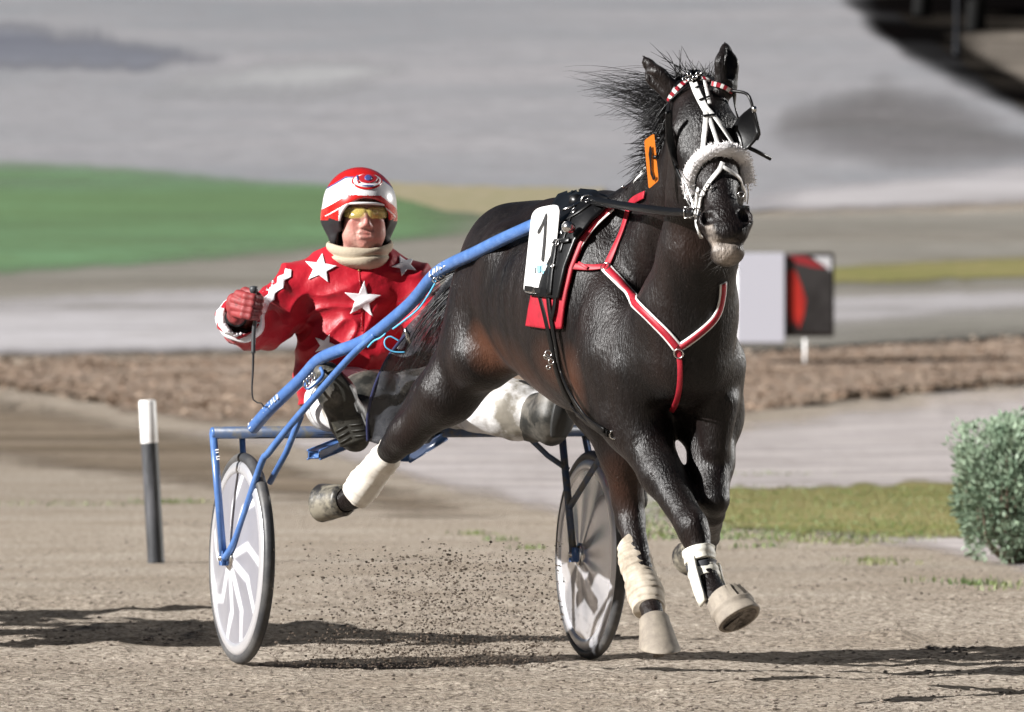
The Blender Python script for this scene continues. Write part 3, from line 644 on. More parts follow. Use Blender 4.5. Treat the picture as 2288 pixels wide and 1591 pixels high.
# hooves
def hoof(ct, cb, rt, rb, toe, m, ridges=False, name='hoof', sole=None):
    ax = (cb-ct); L = ax.length; axn = ax.normalized(); t = (toe - axn*toe.dot(axn)).normalized(); b = axn.cross(t); V = []; F = []; seg = 36
    prof = [(rt*.80, -.006), (rt*.98, 0), (rt*1.03, .006)]
    for i in range(1, 15): prof.append((rt + (rb-rt)*i/14, .006+(L-.006)*i/14))
    prof += [(rb*.97, L+.004), (rb*.82, L+.004), (rb*.78, L-.004), (rb*.45, L-.010), (.001, L-.008)]
    for i, (r, h) in enumerate(prof):
        for k in range(seg):
            an = 2*math.pi*k/seg; c_, s_ = math.cos(an), math.sin(an); q = r
            if ridges and 1 < i < 9: q *= 1 + .11*(1 if (k % 2) else -1)
            if ridges and i in (9, 10): q *= 1.10
            q *= 1 + .012*mnoise.noise(Vector((c_*2, s_*2, h*60)))
            ff = 1.0 + (.12 if c_ > 0 else -.05)*(h/L)*abs(c_)
            g_ = min(1, max(0, h/L)); p_ = t*c_*q*ff + b*s_*q
            if sole is not None: sn_ = sole.normalized(); p_ = p_ - axn*(p_.dot(sn_)/axn.dot(sn_))*g_
            V.append(ct + axn*h + p_)
    for i in range(len(prof)-1):
        for k in range(seg): F.append((i*seg+k, i*seg+(k+1) % seg, (i+1)*seg+(k+1) % seg, (i+1)*seg+k))
    mb = MB(); ns = 18*seg; mb.add(V, F[:ns]); mb.add([], []); mb.F += F[ns:]; mb.M += [1]*(len(F)-ns)
    # the frog on the sole
    base = ct+axn*(L-.002); mb.add([base-t*rb*.7-b*rb*.3, base-t*rb*.7+b*rb*.3, base+t*rb*.25, base-t*rb*.6+axn*.008], [(0, 1, 3), (1, 2, 3), (2, 0, 3)], 1)
    return mb.build(name, m, horse)
M_hoof = mat('hoof_horn', (.26, .225, .18), .75, bump=(40, .6, .003), var=(18, (.16, .135, .11), .4, .7)); M_sole = mat('hoof_sole', (.20, .175, .15), .9, bump=(60, .8, .006), var=(50, (.07, .06, .05), .4, .6))
M_hoofd = mat('hoof_dark', (.20, .18, .14), .45, bump=(40, .6, .003), var=(11, (.015, .014, .014), .42, .55))
hoof(J(1461, 1384, -1.62), J(1474, 1450, -1.69), .047, .064, Vector((.15, -1, 0)), [M_hoof, M_sole], sole=Vector((0, .1, -1)))
hoof(J(1620, 1332, -2.93), J(1650, 1384, -2.99), .054, .068, Vector((.55, -.5, .4)), [M_hoof, M_sole], ridges=True, sole=Vector((.42, -.42, -.80)))
hoof(J(770, 1118, -.95), J(724, 1122, -.87), .050, .061, Vector((-.45, -.45, -.75)), [M_hoofd, M_sole])
hoof(J(1566, 1226, -2.08), J(1540, 1246, -1.97), .045, .056, Vector((.3, .6, -.9)), [M_hoofd, M_sole])
# bandages, as turns of cloth round the cannon bones
def wrap(pts, rs, m, name, turns=11, seg=28, amp=.0022, tag_=None, flat=1):
    pp = crom(pts, .0035); n = len(pp); L = MB(); V = []; F = []; up = None; acc = 0
    tt = np.linspace(0, len(rs)-1, n)
    for i in range(n):
        t = (pp[min(i+1, n-1)]-pp[max(i-1, 0)]).normalized(); up = up or Vector((.3, -.9, .2)); a = (up-t*up.dot(t)).normalized(); up = a; b = t.cross(a); r = float(np.interp(tt[i], range(len(rs)), rs))
        for k in range(seg):
            an = 2*math.pi*k/seg; ph = turns*i/n + 1.0*an/(2*math.pi) + .25*mnoise.noise(Vector((an, i*.02, 5)))
            q = r + amp*((ph % 1.0)*1.6-.8) + amp*1.2*mnoise.noise(pp[i]*28+Vector((an, 0, 0)))
            V.append(pp[i] + a*math.cos(an)*q + b*math.sin(an)*q)
    for i in range(n-1):
        for k in range(seg): F.append((i*seg+k, i*seg+(k+1) % seg, (i+1)*seg+(k+1) % seg, (i+1)*seg+k))
    F += [tuple(range(seg))[::-1], tuple(range((n-1)*seg, n*seg))]
    L.add(V, F); o = L.build(name, m, horse)
    if tag_: o['label'] = tag_
M_wrap1 = mat('bandage_clean', (.62, .58, .52), .8, bump=(120, .4, .001), var=(16, (.45, .40, .33), .5, .75)); M_wrap2 = mat('bandage_muddy', (.48, .42, .34), .85, bump=(90, .5, .0015), var=(13, (.25, .21, .16), .4, .65))
wrap([J(872, 985, -1.14), J(868, 1012, -1.13), J(838, 1052, -1.07), J(804, 1096, -1.0), J(794, 1108, -.985)], [.030, .050, .049, .056, .050], M_wrap1, 'leg_wrap', 9, tag_='clean cream bandage on the raised hind leg')
wrap([J(1404, 1212, -1.42), J(1410, 1222, -1.43), J(1426, 1275, -1.47), J(1445, 1338, -1.54), J(1450, 1362, -1.57)], [.040, .053, .052, .060, .050], M_wrap2, 'leg_wrap', 10, tag_='muddy cream bandage on the hind leg under the belly')
M_boot = mat('tendon_boot', (.70, .68, .60), .55, bump=(60, .4, .002), var=(14, (.50, .46, .36), .5, .75)); M_bootb = mat('boot_strap_dark', (.035, .037, .042), .6)
wrap([J(1560, 1228, -2.77), J(1566, 1256, -2.785)], [.050, .046], M_boot, 'leg_boot', 2)
wrap([J(1567, 1258, -2.785), J(1570, 1274, -2.79)], [.046, .045], M_bootb, 'boot_strap', 1)
wrap([J(1571, 1276, -2.79), J(1577, 1298, -2.81)], [.046, .046], M_boot, 'leg_boot', 2)
mb = MB(); L_ = [J(1546, 1236, -2.80), J(1552, 1275, -2.83), J(1562, 1315, -2.87), J(1574, 1348, -2.90)]; L_ = crom(L_, .02); mb.ribbon(L_, [Vector((-.85, -.5, 0))]*len(L_), [.030 + .016*math.sin(i/len(L_)*3.1) for i in range(len(L_))], .010); mb.build('tendon_guard', M_boot, horse)
mb = MB(); L_ = crom([J(1603, 1262, -2.74), J(1612, 1300, -2.78), J(1626, 1332, -2.86)], .02); mb.ribbon(L_, [Vector((.9, -.3, .1))]*len(L_), .022, .008); mb.build('tendon_guard', M_boot, horse)
# hair
def strands(name, n, root, tip, sag, r0, m, label=None, seg=9, parent=horse):
    mb = MB()
    for i in range(n):
        a = root(i); b = tip(i, a); L = (b-a).length; c1 = a + (b-a)*.33 + sag(i)*L*.30; c2 = a + (b-a)*.68 + sag(i)*L*.22 + Vector((random.gauss(0, 1), random.gauss(0, 1), random.gauss(0, 1)))*L*.05
        pts = [((1-t)**3)*a + 3*t*(1-t)**2*c1 + 3*t*t*(1-t)*c2 + t**3*b for t in np.linspace(0, 1, seg)]
        mb.tube(pts, [r0*(1-.85*t)*random.uniform(.7, 1.3) for t in np.linspace(0, 1, seg)], 4, caps=False)
    return mb.build(name, m, parent)
def croot(t): 
    c = crom(crest, .01); return c[int(t*(len(c)-1))]
def m_root(i):
    t = .58 + .42*random.random(); c = croot(t); return c + Vector((-.035, -.005+random.gauss(0, .01), .035)) + Vector((random.gauss(0, .012),)*3)
tips = [(1262, 160, 3), (1300, 205, 3), (1320, 175, 2), (1330, 225, 2), (1345, 255, 2), (1375, 285, 2), (1390, 250, 3), (1400, 300, 3), (1420, 270, 3), (1370, 150, 1), (1400, 190, 2), (1350, 205, 2)]
def m_tip(i, a):
    x, y, k = random.choices(tips, [t[2] for t in tips])[0]; u = random.uniform(.65, 1.02) if random.random() < .75 else random.uniform(.25, .6)
    e = P(x + random.gauss(0, 14), y + random.gauss(0, 10), a.y + random.uniform(-.05, .15)); return a + (e-a)*u
strands('mane', 380, m_root, m_tip, lambda i: Vector((0, 0, random.uniform(.15, .6))), .0012, M_hair)
def d_tip(i, a): return a + Vector((random.uniform(-.13, -.03), random.gauss(0, .02), random.uniform(-.09, .03)))
strands('mane', 450, lambda i: croot(.38 + .62*random.random()) + Vector((-.03, 0, .02)) + Vector((random.gauss(0, .015),)*3), d_tip, lambda i: Vector((-.1, 0, .5)), .0019, M_hair)
def f_root(i): return HD(-.14, random.uniform(-.055, .06), -.07)
def f_tip(i, a):
    q = random.random()
    if q < .35: e = P(random.uniform(1545, 1600), random.uniform(128, 155), a.y)
    elif q < .6: e = P(random.choice([1440, 1465, 1500, 1512, 1520]) + random.gauss(0, 8), random.choice([92, 110, 130, 100]), a.y)
    else: e = P(random.uniform(1560, 1625), random.uniform(140, 190), a.y-.03)
    return a + (e-a)*random.uniform(.5, 1)
strands('forelock', 170, f_root, f_tip, lambda i: Vector((-.1, 0, .5)), .0022, M_hair)
strands('whiskers', 32, lambda i: HD(random.uniform(.42, .50), random.uniform(-.04, .03), -.09), lambda i, a: a + Vector((random.uniform(-.07, .03), random.uniform(-.02, .02), random.uniform(-.07, -.02))), lambda i: Vector((0, 0, -.2)), .0007, mat('whisker', (.05, .045, .04), .5))
def t_root(i): return H(-1.2, random.gauss(0, .02), 1.30+random.gauss(0, .02))
strands('tail', 260, t_root, lambda i, a: a - f*random.uniform(.10, .28) + s*random.uniform(-.10, .22) + UZ*random.uniform(-.36, -.10), lambda i: UZ*.5, .0035, M_hair)
# ================================================================== tack on the horse
M_red = mat('webbing_red', (.34, .006, .020), .55, bump=(220, .3, .0008), var=(30, (.22, .005, .014), .45, .7)); M_leather = mat('black_leather', (.003, .003, .0035), .34, spec=.3, bump=(90, .35, .001))
M_wh = mat('white_strap', (.74, .73, .71), .5, bump=(120, .3, .0006), var=(22, (.55, .53, .50), .5, .75)); M_met = mat('steel', (.62, .61, .60), .22, 1.0); M_fleece = mat('fleece', (.76, .74, .74), .9, bump=(140, 1, .004), var=(20, (.60, .56, .56), .5, .8))
def straps(name, specs, parent, m, label=None, both=False):
    """each spec: (pixel path, width m, thickness, lift, material index, [Y start])"""
    mb = MB()
    for sp in specs:
        L, N = strap_path(HB, sp[0], 8, sp[3], sp[5] if len(sp) > 5 else None); mb.ribbon(L, N, sp[1], sp[2], sp[4])
        if both: L, N = mirrored(L, sp[3]); mb.ribbon(L, N, sp[1], sp[2], sp[4])
    for o in mb.each(name, m, parent): o.modifiers.new('b', 'BEVEL').width = .0006
def mirrored(L, off):
    # the same strap on the far side of the horse
    M = [p - s*(2*(p-W0).dot(s)) for p in L]; out = []; N = []
    for p in M:
        c, n_, _, _ = HB.find_nearest(p); out.append(c + n_*off); N.append(n_)
    return smooth_pts(out, 4), [v.normalized() for v in smooth_pts(N, 8)]
bridle = empty('bridle', HD(-.1, 0, -.1), 'black and white racing bridle with fleece noseband on the horse head', 'bridle')
# brow band, red and white chequers
L, N = strap_path(HB, [(1499, 224), (1503, 211), (1514, 199), (1535, 187), (1562, 181), (1592, 185), (1618, 195), (1634, 206)], 3, .007); mb = MB()
mb2 = crom(L, .0035); n = len(mb2); seg = 0; per = 2
for i in range(0, n-per, per):
    nn = HB.find_nearest(mb2[i])[1]; mb.ribbon(mb2[i:i+per+1], [nn]*(per+1), .014, .005, (i//per) % 2)
mb.build('brow_band', [M_red, M_wh], bridle, smooth=False)
straps('cheek_strap', [([(1498, 234), (1494, 262), (1497, 320), (1509, 362), (1524, 400), (1540, 430)], .017, .004, .006, 0), ([(1504, 225), (1501, 262), (1506, 320)], .012, .004, .010, 0), ([(1545, 196), (1522, 210), (1504, 230)], .012, .003, .010, 0), ([(1636, 206), (1655, 250), (1660, 320), (1664, 360)], .016, .004, .006, 0)], bridle, M_leather)
straps('crown_strap', [([(1545, 172), (1575, 168), (1610, 186), (1634, 204)], .02, .004, .006, 0), ([(1545, 172), (1517, 190), (1501, 222)], .02, .004, .006, 0)], bridle, M_leather)
mb = MB(); random.seed(3)
for i in range(9):
    c = P(random.uniform(1532, 1565), random.uniform(160, 180), -2.92); mb.box(c, Vector((random.uniform(.007, .013), 0, random.uniform(-.006, .006))), Vector((0, .006, 0)), Vector((0, 0, .007)), bev=.002)
mb.each('crown_fitting', M_leather, bridle); mb = MB()
for (x, y) in [(1540, 165), (1552, 172), (1560, 164), (1529, 176), (1543, 178)]: mb.lathe(P(x, y, -2.935), Vector((.2, -1, .3)), [(.007, -.002), (.008, .002), (.004, .004), (.0035, 0)], 12)
mb.each('crown_buckle', M_met, bridle)
ws = straps('face_strap', [([(1549, 186), (1556, 210), (1568, 234), (1580, 256)], .023, .004, .012, 0), ([(1577, 250), (1577, 272), (1575, 310), (1574, 350)], .015, .004, .012, 0), ([(1580, 256), (1589, 285), (1598, 312), (1604, 338)], .012, .004, .010, 0), ([(1578, 248), (1592, 262), (1606, 285), (1622, 312), (1633, 330)], .013, .004, .013, 0), ([(1572, 188), (1578, 212), (1584, 238)], .010, .004, .010, 0)], bridle, M_wh)
straps('keeper', [([(1556, 207), (1562, 204), (1568, 202)], .010, .005, .013, 0), ([(1563, 234), (1572, 230), (1584, 226)], .006, .004, .017, 0), ([(1570, 265), (1580, 265), (1596, 262)], .006, .004, .018, 0)], bridle, M_leather)
# blinkers
def cup(outline, Yc, bow, name):
    """a moulded leather eye cup"""
    bm = bmesh.new(); vs = [bm.verts.new((x, y, 0)) for x, y in outline]; bm.faces.new(vs); bmesh.ops.triangulate(bm, faces=bm.faces[:])
    for _ in range(3): bmesh.ops.subdivide_edges(bm, edges=bm.edges[:], cuts=1); bmesh.ops.triangulate(bm, faces=bm.faces[:])
    cx = sum(o[0] for o in outline)/len(outline); cy = sum(o[1] for o in outline)/len(outline); rr = max(math.hypot(o[0]-cx, o[1]-cy) for o in outline)
    V = [P(v.co.x, v.co.y, Yc(v.co.x, v.co.y) + bow*(1-((v.co.x-cx)**2+(v.co.y-cy)**2)/rr**2)) for v in bm.verts]; bm.verts.index_update()
    me = mesh(name, V, [[v.index for v in q.verts] for q in bm.faces]); bm.free(); o = link(name, me, M_leather, bridle); md = o.modifiers.new('s', 'SOLIDIFY'); md.thickness = .006; return o
cup([(1638, 285), (1652, 262), (1664, 250), (1682, 236), (1690, 262), (1698, 300), (1692, 312), (1672, 334), (1655, 338), (1640, 325)], lambda x, y: -2.92 - .0012*(x-1640), .03, 'blinker')
cup([(1486, 250), (1497, 245), (1502, 300), (1508, 330), (1530, 352), (1528, 368), (1512, 372), (1498, 350), (1487, 310)], lambda x, y: -2.93 - .0008*(1500-x), .02, 'blinker')
mb = MB(); mb.tube(crom([P(1634, 203, -2.93), P(1662, 207, -2.96), P(1674, 216, -2.98), P(1683, 242, -2.99)], .01), .0048, 8); mb.tube(crom([P(1683, 240, -2.99), P(1691, 268, -3.0), P(1697, 300, -3.0), P(1692, 312, -2.99)], .01), .004, 8); mb.each('blinker_frame', M_leather, bridle)
mb = MB(); mb.box(P(1685, 244, -3.0), X*.007, YY*.005, ZZ*.009, bev=.002); mb.build('blinker_clip', M_met, bridle)
mb = MB(); mb.tube([P(1655, 322, -2.86), P(1690, 338, -2.84), P(1722, 355, -2.82)], .0062, 10); mb.build('head_pole', M_leather, bridle)
# fleece noseband
npx = [(1554, 432), (1549, 405), (1556, 375), (1575, 352), (1602, 341), (1632, 343), (1655, 358), (1668, 383), (1674, 408)]
L, N = strap_path(HB, npx, 6, .015); mb = MB(); pts = crom(L, .006); mb.tube(pts, [.0205+.004*mnoise.noise(p*60) for p in pts], 20); 
random.seed(5)
for i in range(3600):
    k = random.randrange(len(pts)); p = pts[k]; d = Vector((random.gauss(0, 1), random.gauss(0, 1), random.gauss(0, 1))).normalized(); a = p + d*.021; L_ = random.uniform(.002, .006); b = d.cross(Vector((random.random(), random.random(), .5))).normalized()*.0022
    mb.add([a-b, a+b, a+d*L_+Vector((random.gauss(0, .003), 0, random.gauss(0, .003)))], [(0, 1, 2)])
mb.build('noseband', M_fleece, bridle)
straps('nose_strap', [([(1613, 366), (1612, 378), (1594, 400), (1577, 430), (1567, 462), (1562, 492), (1567, 516)], .0145, .004, .006, 0), ([(1613, 376), (1630, 386), (1648, 404), (1662, 430), (1671, 452)], .0135, .004, .006, 0), ([(1568, 420), (1564, 445), (1560, 470), (1563, 500), (1567, 528)], .011, .004, .010, 0), ([(1560, 440), (1553, 462), (1552, 478)], .014, .004, .008, 0), ([(1658, 400), (1668, 430), (1676, 458)], .010, .004, .010, 0)], bridle, M_wh)
mb = MB()
for (x, y, r_, Y_) in [(1551, 428, .011, -3.07), (1572, 408, .009, -3.09), (1552, 472, .012, -3.08), (1672, 432, .009, -3.05), (1533, 395, .008, -2.98), (1541, 412, .008, -3.0)]:
    pt = P(x, y, Y_)
    c, n_, _, _ = HB.find_nearest(pt); c = c + n_*.016; mb.tube([c + X*math.cos(a)*r_ + ZZ*math.sin(a)*r_ for a in np.linspace(0, 2*math.pi, 16)], .0022, 6, caps=False)
mb.tube(crom([P(1518, 378, -2.99), P(1528, 402, -3.02), P(1538, 425, -3.04), P(1552, 470, -3.07)], .01), .0025, 6); mb.tube(crom([P(1528, 402, -3.02), P(1532, 440, -3.03), P(1550, 472, -3.07)], .01), .0018, 6)
mb.each('bit_ring', M_met, bridle)
# ------ harness
har = empty('harness', H(0, 0, 1.5), 'black harness with red breast straps and red saddle cloth on the horse', 'harness')
mb = MB(); patch(mb, HB, [(1240, 500), (1290, 460), (1340, 452), (1384, 462), (1340, 500), (1308, 548), (1287, 600), (1275, 650), (1268, 690), (1263, 734), (1225, 733), (1184, 727), (1190, 690), (1200, 640), (1216, 560)], 7, .008)
o = mb.build('saddle_cloth', M_red, har); o.modifiers.new('s', 'SOLIDIFY').thickness = .008
mb = MB(); patch(mb, HB, [(1255, 452), (1300, 436), (1372, 452), (1372, 462), (1330, 500), (1298, 545), (1277, 600), (1266, 650), (1262, 668), (1198, 662), (1205, 600), (1222, 520)], 7, .017)
o = mb.build('saddle_flap', M_leather, har); o.modifiers.new('s', 'SOLIDIFY').thickness = .012
straps('saddle_strap', [([(1262, 505), (1258, 560), (1250, 610), (1245, 660)], .026, .005, .030, 0), ([(1340, 462), (1300, 490), (1272, 505)], .020, .005, .030, 0), ([(1300, 470), (1282, 520), (1268, 570)], .014, .004, .030, 0), ([(1290, 545), (1270, 550), (1250, 548)], .016, .004, .036, 0)], har, M_leather)
straps('piping', [([(1378, 470), (1335, 508), (1304, 554), (1284, 604), (1272, 655), (1262, 700), (1257, 722)], .007, .003, .013, 0), ([(1257, 724), (1225, 724), (1192, 718)], .006, .003, .012, 0)], har, M_wh)
straps('girth', [([(1214, 655), (1228, 710), (1242, 775), (1252, 825), (1275, 885), (1315, 935), (1366, 967)], .020, .006, .012, 0), ([(1236, 655), (1243, 710), (1256, 775), (1268, 830), (1290, 880), (1325, 930), (1362, 960)], .018, .006, .018, 0), ([(1255, 655), (1252, 690), (1246, 712)], .016, .005, .022, 0)], har, M_leather, both=True)
mb = MB()
for (x, y, r_) in [(1240, 784, .010), (1246, 800, .008), (1236, 790, .007), (1240, 812, .006)]:
    c, n_ = hit(HB, x, y, None, .026); mb.tube([c + X*math.cos(a)*r_ + ZZ*math.sin(a)*r_ for a in np.linspace(0, 2*math.pi, 14)], .0025, 6, caps=False)
c, n_ = hit(HB, 1362, 958, None, .01); c = P(1372, 971, c.y); mb.tube([c + X*math.cos(a)*.013 + ZZ*math.sin(a)*.013 for a in np.linspace(0, 2*math.pi, 18)], .003, 6, caps=False)
for (x, y, r_) in [(1268, 552, .007), (1258, 600, .005), (1300, 486, .007), (1322, 470, .006), (1276, 530, .004)]:
    c, n_ = hit(HB, x, y, None, .040); u_ = n_.cross(ZZ).normalized(); v_ = n_.cross(u_); mb.tube([c + u_*math.cos(a)*r_ + v_*math.sin(a)*r_*1.3 for a in np.linspace(0, 2*math.pi, 12)], .0018, 5, caps=False)
mb.each('girth_buckle', M_met, har)
def edged(path, w_):
    L, N = strap_path(HB, path, 8, .006); mb.ribbon(L, N, w_, .004, 1); L2 = [p + n_*.002 for p, n_ in zip(L, N)]; mb.ribbon(L2, N, w_*.66, .004, 0)
mb = MB(); edged([(1355, 600), (1385, 635), (1420, 672), (1462, 716), (1495, 750), (1516, 778)], .034); edged([(1516, 778), (1545, 758), (1580, 728), (1602, 700), (1612, 655), (1613, 630)], .026); L, N = strap_path(HB, [(1355, 600), (1385, 635), (1420, 672), (1462, 716), (1495, 750)], 8, .006); L, N = mirrored(L[:int(len(L)*.55)], .006); mb.ribbon(L, N, .026, .004, 1); mb.ribbon([p + n_*.002 for p, n_ in zip(L, N)], N, .017, .004, 0)
mb.build('breast_strap', [M_red, M_wh], har)
straps('neck_strap', [([(1445, 436), (1428, 443), (1412, 452), (1405, 480), (1393, 520), (1375, 560), (1356, 600)], .025, .004, .006, 0), ([(1270, 596), (1300, 598), (1330, 602), (1356, 600)], .020, .004, .010, 0), ([(1300, 590), (1312, 598), (1320, 604)], .010, .004, .016, 0)], har, M_red, both=True)
straps('chest_strap', [([(1516, 778), (1520, 810), (1520, 850), (1515, 885), (1503, 915)], .017, .004, .006, 0)], har, M_red)
mb = MB()
for (x, y) in [(1356, 601), (1518, 788)]:
    c, n_ = hit(HB, x, y, None, .012); u = n_.cross(ZZ).normalized(); v = n_.cross(u); mb.tube([c + u*math.cos(a)*.014 + v*math.sin(a)*.014 for a in np.linspace(0, 2*math.pi, 18)], .0028, 6, caps=False)
mb.each('strap_ring', M_met, har)
straps('back_strap', [([(1330, 447), (1290, 441), (1245, 437), (1205, 439)], .022, .005, .005, 0), ([(1300, 445), (1275, 452), (1255, 462)], .014, .004, .008, 0)], har, M_leather)
mb = MB(); pd = crom([P(1288, 452, -2.16), P(1300, 444, -2.05), P(1330, 446, -2.08), P(1372, 455, -2.16), P(1410, 430, -2.2), P(1450, 422, -2.28)], .02); mb.tube(pd, [.020, .03, .032, .03, .03, .028, .02]*20 if False else .024, 12, flat=1); mb.build('saddle_pad', M_leather, har)
mb = MB(); c = P(1314, 449, -2.22); mb.tube([c + X*math.cos(a)*.020 + ZZ*math.sin(a)*.018 for a in np.linspace(0, 2*math.pi, 24)], .0035, 8, caps=False)
c = P(1405, 420, -2.3); mb.tube(crom([P(1388, 418, -2.3), P(1398, 418, -2.3), P(1400, 430, -2.28)], .006), .004, 6); mb.tube(crom([P(1414, 428, -2.3), P(1420, 405, -2.32), P(1428, 398, -2.34)], .006), .005, 6); mb.tube([P(1256, 470, -2.23), P(1276, 462, -2.23), P(1300, 450, -2.22)], .004, 6)
mb.lathe(P(1268, 507, -2.33), Vector((-.4, -.9, .2)), [(.018, -.02), (.018, .004), (.012, .010), (.001, .012)], 18); mb.each('terret', M_met, har)
mb = MB(); L_ = crom([P(1420, 412, -2.33), P(1432, 395, -2.36), P(1446, 375, -2.42)], .01); mb.ribbon(L_, [Vector((-.5, -.8, .2))]*len(L_), .018, .006); mb.build('check_strap', M_wh, har)
# ------ rein
rein = empty('rein', P(1316, 450, -2.23), 'flat black leather rein running from the saddle ring to the bit', 'rein')
mb = MB(); L_ = crom([P(1296, 440, -2.14), P(1316, 447, -2.23), P(1370, 456, -2.46), P(1440, 466, -2.75), P(1500, 473, -2.95), P(1550, 474, -3.10)], .02); mb.ribbon(L_, [Vector((-.35, -.93, .1))]*len(L_), .025, .004); mb.build('strap', M_leather, rein)
mb = MB(); c = P(1531, 475, -3.045)
for a, b in [((-.0035, -.017), (-.0035, .017)), ((.020, -.014), (.020, .014)), ((-.0035, .016), (.020, .014)), ((-.0035, -.016), (.020, -.014))]: mb.tube([c + X*a[0] + ZZ*a[1] + YY*-.008, c + X*b[0] + ZZ*b[1] + YY*-.008], .0022, 6)
mb.build('buckle', M_met, rein)
mb = MB(); L2 = [p - s*(2*(p-W0).dot(s)) for p in L_[:len(L_)*2//3]] + [HD(.36, .075, -.03)]; L2 = crom(L2[::4] + [L2[-1]], .02); mb.ribbon(L2, [Vector((.9, -.3, .1))]*len(L2), .025, .004); mb.build('strap', M_leather, rein)
# ------ plates
def plate(name, label, cat, outline, Y, th, m, tilt=(0, 0), bev=.004):
    c = (sum(o[0] for o in outline)/len(outline), sum(o[1] for o in outline)/len(outline)); o = empty(name, P(c[0], c[1], Y(*c)), label, cat)
    a = [P(x, y, Y(x, y)) for x, y in outline]; n_ = (a[0]-a[len(a)//3]).cross(a[len(a)//3]-a[2*len(a)//3]).normalized(); n_ = n_ if n_.y < 0 else -n_; b = [q - n_*th for q in a]; n = len(a); mb = MB()
    mb.add(a+b, [tuple(range(n)), tuple(range(2*n-1, n-1, -1))] + [(i, (i+1) % n, n+(i+1) % n, n+i) for i in range(n)]); q = mb.build('board', m, o, smooth=False); q.modifiers.new('b', 'BEVEL').width = .002
    return o, n_
def rrect(pts, r):
    """rounded polygon from four corners"""
    out = []
    for i in range(len(pts)):
        a, b, c = Vector(pts[i-1]), Vector(pts[i]), Vector(pts[(i+1) % len(pts)]); p = b + (a-b).normalized()*r[i]; q = b + (c-b).normalized()*r[i]
        for t in np.linspace(0, 1, 7): out.append(tuple(((1-t)**2)*p + 2*t*(1-t)*b + t*t*q))
    return out
y0 = min(hit(HB, 1225, 520)[0].y, hit(HB, 1245, 480)[0].y, hit(HB, 1195, 600)[0].y) - .125; Yp = lambda x, y: y0 - .0007*(x-1212)
plt, pn = plate('number_plate', 'white plate numbered 1 hanging on the flank of the horse', 'number plate', rrect([(1190, 468), (1250, 456), (1231, 658), (1170, 652)], [22, 20, 30, 12]), Yp, .006, mat('plate_white', (.78, .78, .77), .35))
def decal(polys, m, parent, name, Yf, off=.0025, th=.001):
    mb = MB()
    for pl in polys:
        a = [P(x, y, Yf(x, y)-off-th) for x, y in pl]; b = [P(x, y, Yf(x, y)-off) for x, y in pl]; n = len(a)
        mb.add(a+b, [tuple(range(n)), tuple(range(2*n-1, n-1, -1))] + [(i, (i+1) % n, n+(i+1) % n, n+i) for i in range(n)])
    return mb.build(name, m, parent, smooth=False)
M_ink = mat('ink_black', (.012, .012, .014), .4); M_logo = mat('logo_blue', (.22, .50, .68), .5); M_logo2 = mat('logo_pale', (.55, .68, .74), .5)
decal([[(1217, 482), (1220, 474), (1221, 482), (1218, 540), (1214, 582), (1211, 585), (1209, 580), (1213, 540), (1216, 496), (1205, 519), (1200, 523), (1201, 515), (1209, 501)]], M_ink, plt, 'digit_one', Yp)
decal([[(1209, 592), (1227, 591), (1226, 612), (1214, 613), (1208, 606)], [(1199, 594), (1207, 593), (1206, 609), (1200, 609)]], M_logo, plt, 'printed_logo', Yp); decal([[(1185, 597), (1196, 596), (1195, 609), (1185, 608)]], M_logo2, plt, 'printed_logo', Yp); decal([[(1213, 594), (1225, 593), (1224, 604), (1213, 605)]], mat('logo_white', (.74, .76, .77), .4), plt, 'printed_logo', Yp, .004)
decal([[(1172, 638), (1190, 640), (1189, 652), (1171, 650)], [(1194, 642), (1208, 643), (1206, 655), (1195, 655)]], M_leather, plt, 'clip', Yp, .003, .006)
Yo = lambda x, y: -2.93 + .0009*(x-1455)*0 - .0001*(y-360)
tagp, _ = plate('head_number_tag', 'orange number tag fixed beside the neck behind the bridle', 'number tag', rrect([(1440, 314), (1461, 299), (1471, 403), (1450, 421)], [5, 4, 5, 4]), Yo, .004, mat('tag_orange', (.80, .21, .015), .5))
decal([[(1451, 328), (1455, 326), (1457, 345), (1455, 348), (1456, 380), (1461, 398), (1463, 392), (1465, 397), (1459, 404), (1453, 388), (1451, 360), (1449, 345)]], M_ink, tagp, 'tag_digit', Yo)
mb = MB(); mb.tube(crom([P(1459, 300, -2.93), P(1466, 280, -2.91), P(1476, 264, -2.9)], .01), .0018, 6); mb.tube([P(1460, 352, -2.935), P(1472, 350, -2.94)], .006, 8); mb.each('tag_cord', M_leather, tagp)

# ================================================================== sulky
SY = R(17.5); sf = Vector((math.sin(SY), -math.cos(SY), 0)); ss = Vector((-math.cos(SY), -math.sin(SY), 0)); S0 = P(897, 962, 0)
def mir(p): p = Vector(p); return p - ss*(2*(p-S0).dot(ss))
M_blue = mat('blue_enamel', (.055, .130, .33), .36, spec=.5, coat=.2, bump=(60, .15, .001), var=(26, (.10, .20, .44), .45, .75)); M_blued = mat('blue_worn', (.045, .07, .13), .45, bump=(50, .5, .0015), var=(30, (.10, .095, .08), .45, .62))
M_tyre = mat('tyre_rubber', (.030, .031, .034), .5, bump=(50, .4, .002), var=(7, (.11, .105, .10), .4, .7)); M_rim = mat('wheel_rim', (.66, .66, .69), .28, .6); M_disc = mat('disc_cover', (.20, .198, .225), .30, .1, spec=.5, var=(3, (.27, .266, .29), .35, .7)); M_disc2 = mat('disc_cover_polished', (.88, .87, .90), .22, .75, var=(5, (.76, .75, .78), .35, .7))
M_tape = mat('disc_tape', (.85, .85, .88), .3)
